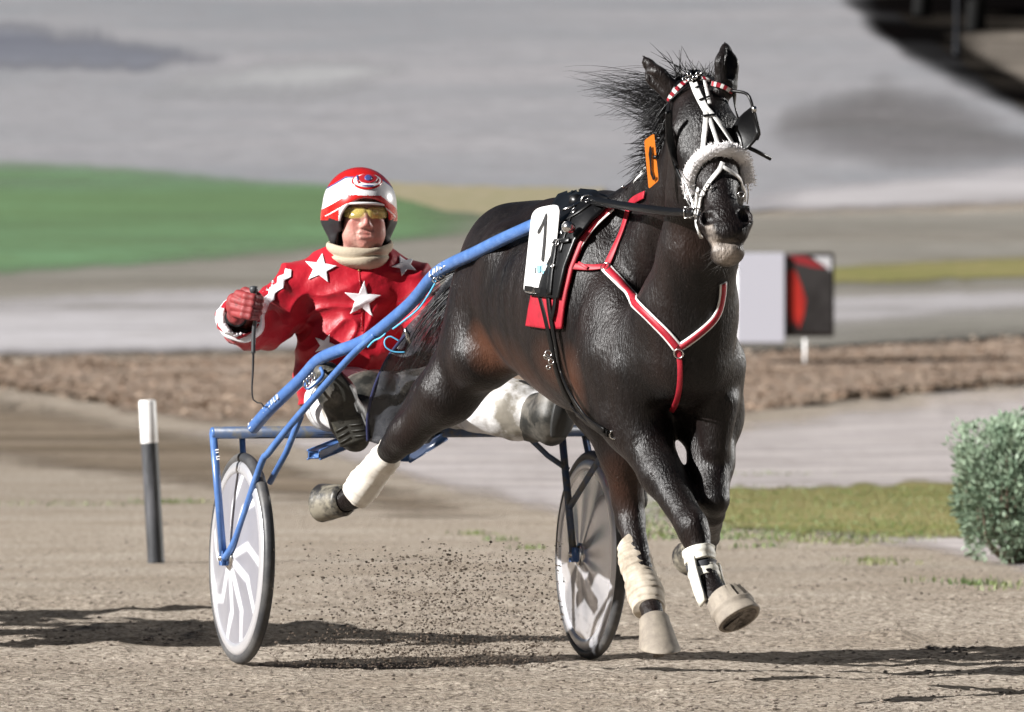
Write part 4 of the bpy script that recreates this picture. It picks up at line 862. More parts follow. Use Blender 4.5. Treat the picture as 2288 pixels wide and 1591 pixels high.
def raymat(m, hi):
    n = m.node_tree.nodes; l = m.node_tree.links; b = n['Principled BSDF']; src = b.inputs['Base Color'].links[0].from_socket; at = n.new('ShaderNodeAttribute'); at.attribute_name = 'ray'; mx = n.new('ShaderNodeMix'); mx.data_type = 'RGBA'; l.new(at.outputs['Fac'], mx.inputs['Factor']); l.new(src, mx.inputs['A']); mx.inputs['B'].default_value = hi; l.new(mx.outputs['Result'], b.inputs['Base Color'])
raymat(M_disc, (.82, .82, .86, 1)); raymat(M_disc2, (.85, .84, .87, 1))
sk = empty('sulky', Vector((S0.x, S0.y, 0)), 'blue metal racing sulky with two disc wheels hitched behind the horse', 'sulky')
def wheel(c, axis, dm, label, rays=True):
    wl = bpy.data.objects.new('wheel', None); COL.objects.link(wl); wl.location = c - Vector(sk.location); wl.parent = sk; wl['label'] = label
    ref = Vector((0, 0, 1)); a = (ref - axis*ref.dot(axis)).normalized(); b = axis.cross(a)
    def fin(o): o.parent = wl; o.matrix_parent_inverse = Matrix.Translation(-c); return o
    mb = MB(); RT = .328; mb.lathe(c, axis, [(RT + .018*math.cos(t), .019*math.sin(t)) for t in np.linspace(0, 2*math.pi, 20)[:-1]], 96, closed=True); fin(mb.build('tyre', M_tyre, None))
    mb = MB(); mb.lathe(c, axis, [(.318, .014), (.310, .020), (.289, .024), (.279, .020), (.279, -.020), (.289, -.024), (.310, -.020), (.318, -.014)], 96, closed=True); fin(mb.build('rim', M_rim, None))
    mb = MB(); wb = lambda an, h: 1
    hp_ = lambda r: float(np.interp(r, [.035, .12, .2, .282], [.040, .033, .026, .018])); rs_ = [.282 - .247*i/30 for i in range(31)]
    prof = [(r, hp_(r)) for r in rs_] + [(r, -hp_(r)) for r in reversed(rs_)]
    mb.lathe(c, axis, prof, 240); ray = []
    segs = []
    for k, a0 in enumerate([17, -18, -56, -90, -131, 182, 97, 62]):
        pp = [(.05, a0), (.175 + .012*(k % 3), a0-2), (.280, a0-19)]; pp = [(r*math.cos(R(q)), r*math.sin(R(q))) for r, q in pp]; segs += [(pp[0], pp[1]), (pp[1], pp[2])]
    for v0 in mb.V:
        v = v0-c; u_, w__ = v.dot(b)*sgn, v.dot(a); best = 1
        for (p_, q_) in segs:
            dx, dy = q_[0]-p_[0], q_[1]-p_[1]; t_ = min(1, max(0, ((u_-p_[0])*dx+(w__-p_[1])*dy)/(dx*dx+dy*dy))); best = min(best, math.hypot(u_-p_[0]-t_*dx, w__-p_[1]-t_*dy))
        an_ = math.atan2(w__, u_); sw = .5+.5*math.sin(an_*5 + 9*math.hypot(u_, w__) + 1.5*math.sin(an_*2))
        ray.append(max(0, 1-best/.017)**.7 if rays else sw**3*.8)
    for k in range(len(mb.V)): 
        v = mb.V[k]-c; r = (v - axis*v.dot(axis)).length; an = math.atan2(v.dot(b), v.dot(a)); mb.V[k] += axis*(.0022*math.sin(an*9+1)*math.sin(r/.282*math.pi))
    dd_ = fin(mb.build('disc', dm, None)); at = dd_.data.attributes.new('ray', 'FLOAT', 'POINT'); at.data.foreach_set('value', np.array(ray, np.float32))
    if False:
        mb = MB()
        for k, a0 in enumerate([17, -18, -56, -90, -131, 182, 97, 62]):
            for sg in (1,):
                pts = []
                for (r, an) in ((.05, a0), (.175 + .012*(k % 3), a0-2), (.270, a0-19)):
                    th = R(an); h = np.interp(r, [.035, .12, .2, .282], [.040, .033, .026, .018]) + .002
                    pts.append((c + axis*h*sg + (-b*math.cos(th)*-1)*r*0 + (b*math.cos(th))*r*sgn + a*math.sin(th)*r, r))
                ws_ = [.010, .013, .011]; P_ = [q[0] for q in pts]; mb.ribbon([P_[0], (P_[0]+P_[1])/2, P_[1]], [axis]*3, .016, .0012); mb.ribbon([P_[1], (P_[1]+P_[2])/2, P_[2]], [axis]*3, .018, .0014)
        fin(mb.build('spoke_tape', M_tape, None))
    mb = MB(); mb.lathe(c, axis, [(.001, .052), (.026, .052), (.033, .048), (.040, .043), (.038, .038), (.038, -.038), (.040, -.043), (.026, -.052), (.001, -.052)], 36); mb.lathe(c, axis, [(.001, .078), (.009, .078), (.010, .05)], 12); fin(mb.build('hub', M_met, None))
    return wl
sgn = 1
CL = P(540, 1246, -.175); CR = P(1321, 1240, .185); axL = (ss + UZ*.02).normalized()
tb = axL.cross(Vector((0, 0, 1))); sgn = -1 if axL.cross((UZ - axL*UZ.dot(axL)).normalized()).x < 0 else 1
CL.z = .347; CR.z = .347
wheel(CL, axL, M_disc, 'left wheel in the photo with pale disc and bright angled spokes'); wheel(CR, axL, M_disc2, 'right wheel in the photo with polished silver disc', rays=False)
def stube(name, pts, r, m=None, seg=14, sm=.03):
    mb = MB(); pp = crom(pts, sm) if sm else [Vector(p) for p in pts]; mb.tube(pp, r, seg); return mb.build(name, m or M_blue, sk)
XL, XR = P(476, 967, -.215), P(1318, 962, .215)
stube('crossbar', [XL, XR], .0200, M_blued, 16, None); mb = MB(); ax_ = (XL-XR).normalized()
for e, sg in ((XL, 1), (XR, -1)): mb.lathe(e, ax_*sg, [(.0185, -.012), (.0185, .004), (.014, .008), (.001, .009)], 20)
mb.each('crossbar_end', M_blue, sk)
hubo = CL + axL*.062; hubi = CL - axL*.062
stube('fork', [XL + UZ*-.0, hubo + UZ*.0], .0125, sm=None); stube('fork', [P(541, 975, -.17), P(549, 1120, -.155), hubi], .010, sm=None)
ho = CR + axL*.062; hi = CR - axL*.062
stube('fork', [P(1256, 975, .17), ho], .0125, M_blued, sm=None); stube('fork', [P(1307, 972, .21), hi], .012, M_blued, sm=None)
for hh in (hubo, ho): mb = MB(); mb.box(hh, axL*.006, sf*.014, UZ*.020, bev=.004); mb.build('fork_end', M_blue, sk)
# near side shaft in photo order: crossbar, bend, long rise, bend, horse flank
def shy(x, y, Y): return P(x, y, min(Y, hit(HB, x, y+14, Y)[0].y-.045, hit(HB, x, y-8, Y)[0].y-.045))
sh = [P(566, 956, -.22), P(597, 920, -.33), P(636, 882, -.42), P(675, 845, -.52), P(702, 814, -.60), P(724, 797, -.66), P(756, 784, -.74), P(800, 768, -.84), P(838, 745, -.92), P(915, 680, -1.12), P(960, 626, -1.30), P(985, 603, -1.38), P(1020, 584, -1.50), shy(1060, 566, -1.62), shy(1120, 536, -1.80), shy(1200, 500, -2.05)]
stube('shaft', sh, .0205, None, 18, .012); st = [hubo + sf*.01, P(528, 1200, -.25), P(582, 1040, -.42), P(600, 1012, -.46), P(645, 955, -.54), P(722, 865, -.72), P(790, 790, -.87), P(838, 748, -.94)]
stube('strut', st, .0115, None, 12, .01); stube('strut', [P(603, 1078, -.28), P(640, 1010, -.38), P(672, 930, -.56)], .0105, None, 12, None)
shr = [mir(p) for p in sh]; stube('shaft', shr, .0205, M_blued, 16, .012); stube('strut', [P(1274, 1132, .16), P(1372, 972, -.22), mir(P(838, 748, -.94))], .0105, M_blued, 12, None); stube('strut', [P(1178, 974, .13), P(1224, 1018, .15), P(1270, 1050, .17)], .0095, M_blued, 12, None)
mb = MB()
for a, b in ((P(782, 984, .02), P(702, 1016, -.34)), (P(985, 972, .08), P(903, 1022, -.28))):
    d = (b-a).normalized(); wv = Vector((.75, -.15, -.2)).normalized(); sd = d.cross(UZ).normalized(); mb.box((a+b)/2, d*((b-a).length/2), sd*.020, UZ*.013, bev=.004)
mb.each('seat_bracket', M_blue, sk)
mb = MB(); mb.tube(crom([P(716, 822, -.68), P(722, 836, -.70), P(714, 848, -.71), P(690, 868, -.70), P(683, 862, -.69), P(688, 852, -.67)], .008), .006, 10); mb.build('foot_peg', M_blue, sk)
mb = MB(); c0, c1 = P(682, 858, -.70), P(700, 840, -.70)
for i in range(4): q = c0.lerp(c1, i/3); mb.tube([q + X*.006*math.cos(a) + ZZ*.012*math.sin(a) for a in np.linspace(0, 6.28, 12)], .0022, 5, caps=False)
mb.each('peg_spring', M_met, sk)
mb = MB(); c = P(850, 965, .10); mb.lathe(c, UZ, [(.001, -.02), (.16, -.02), (.18, 0), (.17, .02), (.001, .025)], 30); mb.build('seat', mat('seat_vinyl', (.05, .06, .10), .45), sk)
# chipped white transfers on the shaft
def chips(a, b, Ya, Yb, n, w_, seed):
    random.seed(seed); mb = MB()
    for i in range(n):
        t = (i+.5)/n; q = P(a[0]+(b[0]-a[0])*t, a[1]+(b[1]-a[1])*t, Ya+(Yb-Ya)*t) ; d = (P(*b, Yb)-P(*a, Ya)).normalized(); nn = (Vector((-.3, -.9, .35)) - d*Vector((-.3, -.9, .35)).dot(d)).normalized(); u = d.cross(nn); q = q + nn*.0192; L_ = (P(*b, Yb)-P(*a, Ya)).length/n*.36
        k = random.choice([0, 1, 2])
        mb.box(q-d*L_*.6, d*L_*.22, u*w_, nn*.0012); 
        if k != 1: mb.box(q+u*w_*.7, d*L_*.8, u*w_*.2, nn*.0012)
        if k != 0: mb.box(q+d*L_*.5, d*L_*.2, u*w_*.8, nn*.0012)
    mb.build('transfer', M_wh, sk, smooth=False)
chips((598, 919), (634, 884), -.33, -.42, 6, .009, 2); chips((566, 955), (582, 938), -.22, -.27, 2, .011, 4); chips((970, 617), (1010, 590), -1.34, -1.46, 5, .010, 8); chips((488, 1000), (492, 1030), -.22, -.22, 2, .006, 9)
mb = MB()
for i in range(5): q = P(972 + i*7, 626 - i*5, -1.36 - .01*i); mb.tube([q + X*.007*math.cos(a) + ZZ*.008*math.sin(a) + YY*.003*math.cos(a*2) for a in np.linspace(0, 6.28, 10)], .0025, 5, caps=False)
mb.tube([P(905, 733, -1.1), P(909, 748, -1.1), P(915, 765, -1.08)], .006, 8); mb.each('chain_clip', M_met, sk)
M_cord = mat('cord_blue', (.10, .42, .68), .5)
mb = MB(); mb.tube(crom([P(975, 628, -1.35), P(958, 658, -1.3), P(935, 690, -1.22), P(905, 715, -1.14), P(878, 735, -1.08)], .01), .0032, 7); mb.tube(crom([P(862, 745, -1.03), P(850, 755, -1.02), P(835, 762, -1.0), P(822, 776, -.98)], .01), .003, 7); mb.tube(crom([P(892, 762, -1.05), P(872, 752, -1.05), P(860, 760, -1.05), P(862, 775, -1.05), P(880, 786, -1.05), P(905, 787, -1.05)], .006), .0026, 7); mb.each('cord', M_cord, sk)
# mud screen between the shafts: dark mesh cloth
def sheet(outline, Yf, name, m):
    bm = bmesh.new(); vs = [bm.verts.new((x, y, 0)) for x, y in outline]; bm.faces.new(vs); bmesh.ops.triangulate(bm, faces=bm.faces[:])
    for _ in range(8):
        lg = [e for e in bm.edges if e.calc_length() > 14]
        if not lg: break
        bmesh.ops.subdivide_edges(bm, edges=lg, cuts=1); bmesh.ops.triangulate(bm, faces=bm.faces[:])
    bm.verts.index_update(); me = mesh(name, [P(v.co.x, v.co.y, Yf(v.co.x, v.co.y)) for v in bm.verts], [[v.index for v in q.verts] for q in bm.faces]); bm.free(); o = link(name, me, m, sk); o.modifiers.new('s', 'SOLIDIFY').thickness = .003; return o
def netmat(name, col, dens):
    m = bpy.data.materials.new(name); m.use_nodes = True; n = m.node_tree.nodes; l = m.node_tree.links; b = n['Principled BSDF']; b.inputs['Base Color'].default_value = (*col, 1); b.inputs['Roughness'].default_value = .45; b.inputs['Alpha'].default_value = dens; b.inputs['Specular IOR Level'].default_value = .5
    tc = n.new('ShaderNodeTexCoord'); nz = n.new('ShaderNodeTexNoise'); nz.inputs['Scale'].default_value = 14; nz.inputs['Detail'].default_value = 6; l.new(tc.outputs['Object'], nz.inputs[0]); bp = n.new('ShaderNodeBump'); bp.inputs['Strength'].default_value = .8; bp.inputs['Distance'].default_value = .02; l.new(nz.outputs[0], bp.inputs['Height']); l.new(bp.outputs[0], b.inputs['Normal'])
    mr = n.new('ShaderNodeMapRange'); l.new(nz.outputs[0], mr.inputs[0]); mr.inputs['From Min'].default_value = .35; mr.inputs['From Max'].default_value = .65; mr.inputs['To Min'].default_value = dens-.12; mr.inputs['To Max'].default_value = min(1, dens+.08); l.new(mr.outputs[0], b.inputs['Alpha']); return m
M_net = netmat('screen_mesh', (.030, .032, .038), .80)
fold = lambda x, y: .03*mnoise.noise(Vector((x/40, y/70, 3)))
sheet([(905, 735), (935, 702), (965, 668), (1000, 620), (1045, 590), (1110, 560), (1100, 700), (1040, 860), (960, 990), (880, 1002), (822, 985), (820, 935), (835, 870), (862, 808), (890, 768)], lambda x, y: -.86 + .0006*(y-700) - .0009*(x-900) + fold(x, y), 'mud_screen', M_net)
mb = MB(); mb.tube(crom([P(x, y, -.87 + .0006*(y-700) - .0009*(x-900)) for x, y in [(912, 742), (888, 770), (862, 808), (836, 868), (822, 930), (822, 985)]], .01), .0055, 8); mb.build('screen_hem', mat('hem_navy', (.015, .018, .06), .5), sk)
# ================================================================== driver
person = empty('person', P(840, 940, .12), 'driver in red star patterned silks and helmet seated on the sulky holding a whip', 'person')
def mk(name, fld, m, parent, wr=None, lab=None):
    V, Q = fld.mesh()
    if wr: V = displace(V, Q, wr)
    me = npmesh(name, V, Q); o = link(name, me, m, parent)
    if lab: o['label'] = lab
    return o, bvh_of(V, Q), V
M_skin = bpy.data.materials.new('skin'); M_skin.use_nodes = True
b_ = M_skin.node_tree.nodes['Principled BSDF']; b_.inputs['Base Color'].default_value = (.52, .27, .225, 1); b_.inputs['Roughness'].default_value = .5; b_.inputs['Subsurface Weight'].default_value = .08; b_.inputs['Subsurface Radius'].default_value = (.01, .004, .002)
at_ = M_skin.node_tree.nodes.new('ShaderNodeAttribute'); at_.attribute_name = 'flush'; mx_ = M_skin.node_tree.nodes.new('ShaderNodeMix'); mx_.data_type = 'RGBA'; mx_.inputs['A'].default_value = (.47, .255, .21, 1); mx_.inputs['B'].default_value = (.40, .11, .09, 1); M_skin.node_tree.links.new(at_.outputs['Fac'], mx_.inputs['Factor']); M_skin.node_tree.links.new(mx_.outputs['Result'], b_.inputs['Base Color'])
_n = M_skin.node_tree.nodes; _l = M_skin.node_tree.links; _t = _n.new('ShaderNodeTexCoord'); _z = _n.new('ShaderNodeTexNoise'); _z.inputs['Scale'].default_value = 110; _z.inputs['Detail'].default_value = 5; _l.new(_t.outputs['Object'], _z.inputs[0]); _b = _n.new('ShaderNodeBump'); _b.inputs['Strength'].default_value = .5; _b.inputs['Distance'].default_value = .004; _l.new(_z.outputs[0], _b.inputs['Height']); _l.new(_b.outputs[0], b_.inputs['Normal'])
_m = _n.new('ShaderNodeMath'); _m.operation = 'MULTIPLY_ADD'; _z2 = _n.new('ShaderNodeTexNoise'); _z2.inputs['Scale'].default_value = 38; _z2.inputs['Detail'].default_value = 4; _l.new(_t.outputs['Object'], _z2.inputs[0]); _l.new(_z2.outputs[0], _m.inputs[0]); _m.inputs[1].default_value = 1.3; _m.inputs[2].default_value = -.50
_a = _n.new('ShaderNodeMath'); _a.operation = 'ADD'; _a.use_clamp = True; _l.new(_m.outputs[0], _a.inputs[0]); _l.new(at_.outputs['Fac'], _a.inputs[1]); _l.new(_a.outputs[0], mx_.inputs['Factor'])
# head frame: fx image right, fz up, fy out of the face
HC = P(812, 476, .10); a_ = R(7); fy = Vector((math.sin(a_), -math.cos(a_), .02)).normalized(); fx = Vector((math.cos(a_), math.sin(a_), -.015)); fx = (fx - fy*fx.dot(fy)).normalized(); fz = fx.cross(-fy); fz = fz if fz.z > 0 else -fz
def K(x, z, y): return HC + fx*x + fz*z + fy*y
KF = (fx, fz, fy)
B = Field((-1.0, -.75, .5), (.20, .50, 1.75), .0042)
B.ell(K(0, .035, -.03), (.074, .095, .092), KF, .03)
B.ell(K(0, -.035, .015), (.066, .075, .070), KF, .03)
B.ell(K(0, -.082, .030), (.045, .036, .050), KF, .03)
B.ell(K(0, -.104, .058), (.018, .014, .018), KF, .02)
for q in (-1, 1):
    B.cone(K(.020*q, -.046, .094), K(.034*q, -.078, .074), .003, .003, .010, 'cut')
    B.ell(K(.036*q, -.028, .058), (.024, .022, .022), KF, .025)
    B.ell(K(.040*q, -.07, .030), (.026, .030, .035), KF, .03)
    B.cone(K(.012*q, .022, .086), K(.050*q, .020, .068), .009, .008, .012)
    B.ell(K(.031*q, .004, .088), (.017, .011, .012), KF, .010, 'cut'); B.ell(K(.031*q, .004, .070), (.0135, .0135, .0135), KF, .004)
    B.cone(K(.014*q, -.046, .090), K(.011*q, -.044, .096), .008, .006, .008)
    B.ell(K(.077*q, 0, -.02), (.010, .030, .018), KF, .01)
B.cone(K(0, .012, .080), K(0, -.034, .100), .010, .0115, .016); B.ell(K(0, -.040, .100), (.011, .009, .011), KF, .008)
B.cone(K(-.020, -.068, .082), K(.020, -.068, .082), .0065, .0065, .008); B.cone(K(-.016, -.080, .082), K(.016, -.080, .082), .008, .008, .008); B.cone(K(-.026, -.0735, .088), K(.026, -.0745, .088), .0028, .0028, .004, 'cut')
B.cone(K(0, -.10, -.03), P(806, 600, .14), .062, .066, .04)
# torso and limbs beneath the clothes
B.ell(P(790, 700, .16), (.165, .10, .20), None, .06); B.ell(P(815, 850, .18), (.15, .11, .13), None, .06); B.cone(P(672, 630, .14), P(925, 630, .16), .062, .062, .06)
ARM_R = [P(668, 632, .12), P(585, 722, .04), P(528, 704, -.22)]; ARM_L = [P(930, 640, .15), P(985, 745, .02), P(1040, 755, -.32)]
B.chain(ARM_R, [.055, .042, .030], .03); B.chain(ARM_L, [.055, .042, .030], .03)
LEG_R = [P(800, 880, .12), P(742, 900, -.22), P(772, 925, -.50)]; LEG_L = [P(870, 890, .15), P(1085, 905, -.20), P(1205, 925, -.28)]
B.chain(LEG_R, [.085, .058, .042], .03); B.chain(LEG_L, [.085, .058, .042], .03)
B.cone(P(772, 925, -.50), P(750, 880, -.56), .036, .03, .03); B.cone(LEG_L[2], P(1232, 900, -.33), .036, .03, .03)
# gripping hand: knuckles, bent fingers closing round the whip handle, thumb from the side of the palm
WA, WB = P(568, 650, -.375), P(571, 745, -.375)       # handle axis
HW = P(528, 704, -.25)
def hand(Fd, gr):
    Fd.chain([HW, P(526, 690, -.33)], [.026+gr, .026+gr], .02)
    Fd.cone(P(524, 676, -.335), P(540, 694, -.345), .024+gr, .026+gr, .02); Fd.cone(P(522, 668, -.345), P(528, 712, -.335), .017+gr, .016+gr, .012)
    kn = [(532, 657), (524, 670), (521, 685), (524, 700)]; md = [(556, 662), (554, 677), (551, 692), (548, 705)]; tp = [(580, 670), (579, 684), (577, 697), (572, 709)]; rr = [.0118, .0118, .0112, .0100]
    for k, m_, t, r_ in zip(kn, md, tp, rr):
        r_ += gr*.8; Fd.chain([P(*k, -.360), P(m_[0]-6, m_[1], -.398), P(m_[0]+10, m_[1]+3, -.405), P(t[0]+2, t[1], -.385), P(t[0]-4, t[1]+1, -.355)], [r_*1.12, r_*1.05, r_, r_*.95, r_*.85], .0035)
    Fd.chain([P(530, 664, -.33), P(548, 652, -.345), P(566, 655, -.365), P(578, 662, -.372)], [.015+gr, .0135+gr, .012+gr, .010+gr], .006)
hand(B, -.0025); 
# the other hand, closed on the reins
B.ell(P(1046, 757, -.36), (.035, .03, .04), None, .01)
for i in range(4): B.chain([P(1036, 735+i*13, -.38), P(1060, 738+i*13, -.40), P(1066, 742+i*13, -.37)], [.010, .009, .008], .004)
B.chain([P(1044, 735, -.35), P(1060, 726, -.37), P(1072, 732, -.38)], [.012, .011, .009], .005)
bo, BB, BV = mk('body', B, M_skin, person); del B.D
blob_attr(bo.data, BV, 'flush', [(K(-.036, -.03, .07), .028, .55), (K(.036, -.03, .07), .028, .55), (K(0, -.035, .105), .016, .7), (K(0, -.074, .085), .013, .45), (K(0, -.10, .06), .02, .3)])
# eyes
M_eyew = mat('eye_white', (.75, .72, .68), .2); M_iris = mat('iris', (.05, .06, .07), .1, coat=1)
for q in (-1, 1):
    mb = MB(); c = K(.031*q, .003, .0755); mb.lathe(c, fy, [(.010*math.cos(t), .010*math.sin(t)) for t in np.linspace(0, 1.56, 7)], 14); mb.lathe(c, fy, [(.0048*math.cos(t), .0092+.0018*math.sin(t)) for t in np.linspace(0, 1.56, 4)], 12, mi=1); mb.build('eye', [M_eyew, M_iris], person)
    mb = MB(); mb.tube([K((.014+.004*i)*q, .0235+.002*math.sin(i/8*3), .094-.0022*i*i*.3) for i in range(9)], [.001+.0015*math.sin(i/8*3.1) for i in range(9)], 5); mb.build('eyebrow', mat('brow_hair', (.12, .07, .045), .8), person)
# goggles
M_lens = mat('amber_lens', (.80, .64, .18), .08, spec=.8, coat=1, alpha=.36); mb = MB(); nx = 26; V = []
for i in range(nx+1):
    u = -1 + 2*i/nx; x = u*.069; yb = .108 - .040*u*u; hh = .0195 + .004*abs(u) - (.008*max(0, abs(u)-.72)/.28) - (0.010*max(0, 1-abs(u)/.14)); lo = -hh - .001 + (.010*max(0, 1-abs(u)/.22))
    V += [K(x, hh*.62 + .004, yb-.001), K(x, .001, yb+.003), K(x, lo+.002, yb-.002)]
mb.add(V, [(i*3+k, i*3+3+k, i*3+4+k, i*3+1+k) for i in range(nx) for k in (0, 1)]); o = mb.build('goggles', M_lens, person); o.modifiers.new('s', 'SOLIDIFY').thickness = .0018
mb = MB(); mb.tube([V[i*3] for i in range(nx+1)], .0018, 6); mb.tube([K(-.069, .004, .068), K(-.080, .006, .0), K(-.082, .006, -.05)], .003, 6); mb.tube([K(.069, .004, .068), K(.080, .006, .0), K(.082, .006, -.05)], .003, 6); mb.each('goggle_frame', mat('frame_brown', (.08, .04, .012), .3), person)
# neck warmer: folded tube of fleece
def loop_sheet(name, c, rings, m, seg=56, amp=.004, seed=0):
    mb = MB(); V = []; F = []
    for j, (rx, ry, z, dx) in enumerate(rings):
        for k in range(seg):
            an = 2*math.pi*k/seg; q = 1 + amp*12*mnoise.noise(Vector((math.cos(an)*1.6, math.sin(an)*1.6, j*.35+seed)))
            V.append(c + Vector((math.cos(an)*rx*q + dx, math.sin(an)*ry*q, z + .010*mnoise.noise(Vector((math.cos(an)*1.1+4, math.sin(an)*1.1, j*.2))) + .006*math.cos(an)*0 - .018*math.sin(an)*-1*(1 if z > -.01 else .4))))
    for j in range(len(rings)-1):
        for k in range(seg): F.append((j*seg+k, j*seg+(k+1) % seg, (j+1)*seg+(k+1) % seg, (j+1)*seg+k))
    mb.add(V, F); o = mb.build(name, m, person); o.modifiers.new('u', 'SUBSURF').levels = 1; o.modifiers['u'].render_levels = 1; return o
M_nw = mat('neck_fleece', (.42, .355, .265), .95, bump=(160, .6, .002), var=(26, (.34, .285, .21), .4, .7))
loop_sheet('neck_warmer', P(806, 562, .12), [(.092, .085, .022, 0), (.100, .100, .033, -.002), (.110, .108, .030, -.003), (.113, .112, .012, -.002), (.102, .103, .000, 0), (.101, .102, -.006, 0), (.109, .112, -.012, 0), (.106, .112, -.026, .002), (.096, .104, -.040, .004), (.08, .085, -.05, .004)], M_nw)
# jacket
def wr_jacket(v, n):
    q = v*1.0; a = mnoise.noise(Vector((q.x*5+q.z*3, q.y*5, q.z*9-q.x*3))); b = 1-abs(mnoise.noise(Vector((q.x*5-q.z*4, q.y*5+3, q.z*10+q.x*4)))); c = 1-abs(mnoise.noise(Vector((q.x*22+q.z*9, q.y*14, q.z*26-q.x*12))))
    d = max(0, 1-1.9*abs(mnoise.noise(Vector((q.x*8+q.z*4+a*.6, q.y*6, q.z*12-q.x*7)))))**2
    return .005*a + .009*(b-.78) + .011*(d-.3) + .0015*(c-.75)
Jk = Field((-1.02, -.36, .72), (.16, .46, 1.62), .0052)
Jk.ell(P(795, 690, .16), (.205, .145, .20), None, .08); Jk.ell(P(790, 790, .15), (.165, .145, .14), None, .08); Jk.cone(P(676, 636, .14), P(925, 638, .17), .080, .078, .08); Jk.cone(P(760, 612, .14), P(850, 612, .15), .085, .085, .05)
Jk.cone(P(735, 800, .10), P(720, 850, .12), .09, .085, .06); Jk.cone(P(870, 810, .12), P(930, 825, .13), .07, .06, .06); Jk.cone(P(700, 850, .10), P(690, 895, .14), .05, .03, .04)
Jk.chain([P(662, 640, .12), P(628, 690, .08), P(590, 722, .03), P(556, 722, -.04), P(540, 712, -.14), P(536, 708, -.19)], [.076, .077, .080, .077, .071, .070], .03); Jk.cone(P(540, 712, -.10), P(534, 707, -.36), .052, .060, .001, 'cut')
Jk.chain([P(925, 650, .15), P(972, 735, .04), P(1030, 755, -.25)], [.078, .075, .06], .05)
Jk.cone(P(806, 560, .12), P(806, 600, .13), .075, .07, .02, 'cut')
M_silk = mat('red_silk', (.37, .0015, .013), .48, spec=.38, sheen=.10, bump=(13, .6, .012), var=(6, (.30, .001, .010), .4, .7)); M_silkw = mat('white_silk', (.78, .76, .78), .4, bump=(26, .3, .004))
jk, JB, _ = mk('jacket', Jk, M_silk, person, wr_jacket, 'red satin racing jacket with white stars'); del Jk.D
def decals(name, polys, m, bv, parent, off=.0035, Y0=.0, step=4):
    mb = MB()
    for pl in polys: patch(mb, bv, pl, step, off, 0, Y0)
    o = mb.build(name, m, parent); o.parent = parent; o.modifiers.new('s', 'SOLIDIFY').thickness = .0008; return o
for pl in [star(716, 601, 36, R(8), .42, 1.05, .95), star(810, 670, 43, R(5), .38), star(903, 594, 30, R(-25), .45, 1.0, .8), star(727, 772, 27, R(20), .42), star(594, 622, 19, R(-35), .42, 1.0, .95)]: decals('star', [pl], M_silkw, JB, jk)
decals('sleeve_stripe', [[(638, 601), (652, 604), (651, 620), (636, 628), (633, 645), (615, 657), (613, 671), (601, 680), (590, 701), (578, 693), (587, 668), (600, 659), (603, 645), (620, 634), (622, 620), (634, 614)]], M_silkw, JB, jk)
decals('sleeve_band', [[(486, 686), (484, 705), (490, 728), (503, 744), (525, 751), (548, 746), (562, 733), (588, 716), (590, 700), (570, 712), (548, 716), (526, 716), (506, 706), (500, 690)]], M_silkw, JB, jk)
mb = MB(); c0 = P(537, 711, -.19); axc = (P(556, 722, -.04)-P(536, 708, -.2)).normalized(); mb.lathe(c0, axc, [(.062, -.010), (.0745, -.012), (.0795, .0), (.0800, .012), (.0790, .022), (.074, .024)], 40, fn=lambda an, h: 1+.04*math.sin(an*3+h*50)+.02*math.sin(an*7)); mb.build('cuff', M_silkw, jk)
mb = MB()
for (x, y) in [(803, 604)]: c, n_ = hit(JB, x, y, .0, .002); mb.lathe(c, n_, [(.006, 0), (.006, .002), (.001, .003)], 12)
mb.build('button', mat('button_brass', (.25, .15, .05), .4, .8), jk)
decals('placket', [[(800, 600), (803, 600), (812, 690), (812, 740), (806, 740), (808, 690)]], mat('silk_seam', (.30, .003, .008), .4), JB, jk, .001)
# gloves
G = Field((-.98, -.47, 1.10), (-.76, -.17, 1.32), .0026); hand(G, .0018); G.cone(HW, P(529, 706, -.20), .030, .032, .01)
gl, _, _ = mk('glove', G, mat('glove_red', (.24, .028, .03), .6, bump=(90, .5, .0015), var=(40, (.10, .02, .02), .5, .72)), person); del G.D
mb = MB(); mb.lathe(P(527, 706, -.235), (P(540, 712, -.10)-P(526, 700, -.30)).normalized(), [(.030, -.008), (.0345, 0), (.0355, .03), (.034, .05)], 28); mb.build('glove_cuff', mat('glove_black', (.012, .014, .015), .5), person)
G = Field((-.32, -.47, 1.0), (.02, -.2, 1.25), .004); G.ell(P(1046, 757, -.36), (.038, .033, .043), None, .01)
for i in range(4): G.chain([P(1036, 735+i*13, -.38), P(1060, 738+i*13, -.40), P(1066, 742+i*13, -.37)], [.012, .011, .010], .004)
G.chain([P(1044, 735, -.35), P(1060, 726, -.37), P(1072, 732, -.38)], [.014, .012, .010], .005); mk('glove', G, bpy.data.materials['glove_red'], person); del G.D
# trousers
def wr_tr(v, n): return .006*mnoise.noise(Vector((v.x*16, v.y*12, v.z*16))) + .008*(1-abs(mnoise.noise(Vector((v.x*13+v.z*9, v.y*9, v.z*9-v.x*7))))-.75)
Tr = Field((-.85, -.62, .62), (.30, .42, 1.05), .0052); Tr.ell(P(840, 875, .16), (.165, .13, .115), None, .05); Tr.chain(LEG_R, [.105, .082, .062], .04); Tr.chain([LEG_L[0], P(970, 890, -.02), LEG_L[1], P(1150, 915, -.25), P(1196, 925, -.29)], [.10, .095, .088, .090, .078], .04)
mk('trousers', Tr, mat('white_breeches', (.66, .65, .65), .6, bump=(40, .5, .004), var=(5.5, (.22, .20, .165), .45, .58)), person, wr_tr, 'white mud splashed racing breeches'); del Tr.D
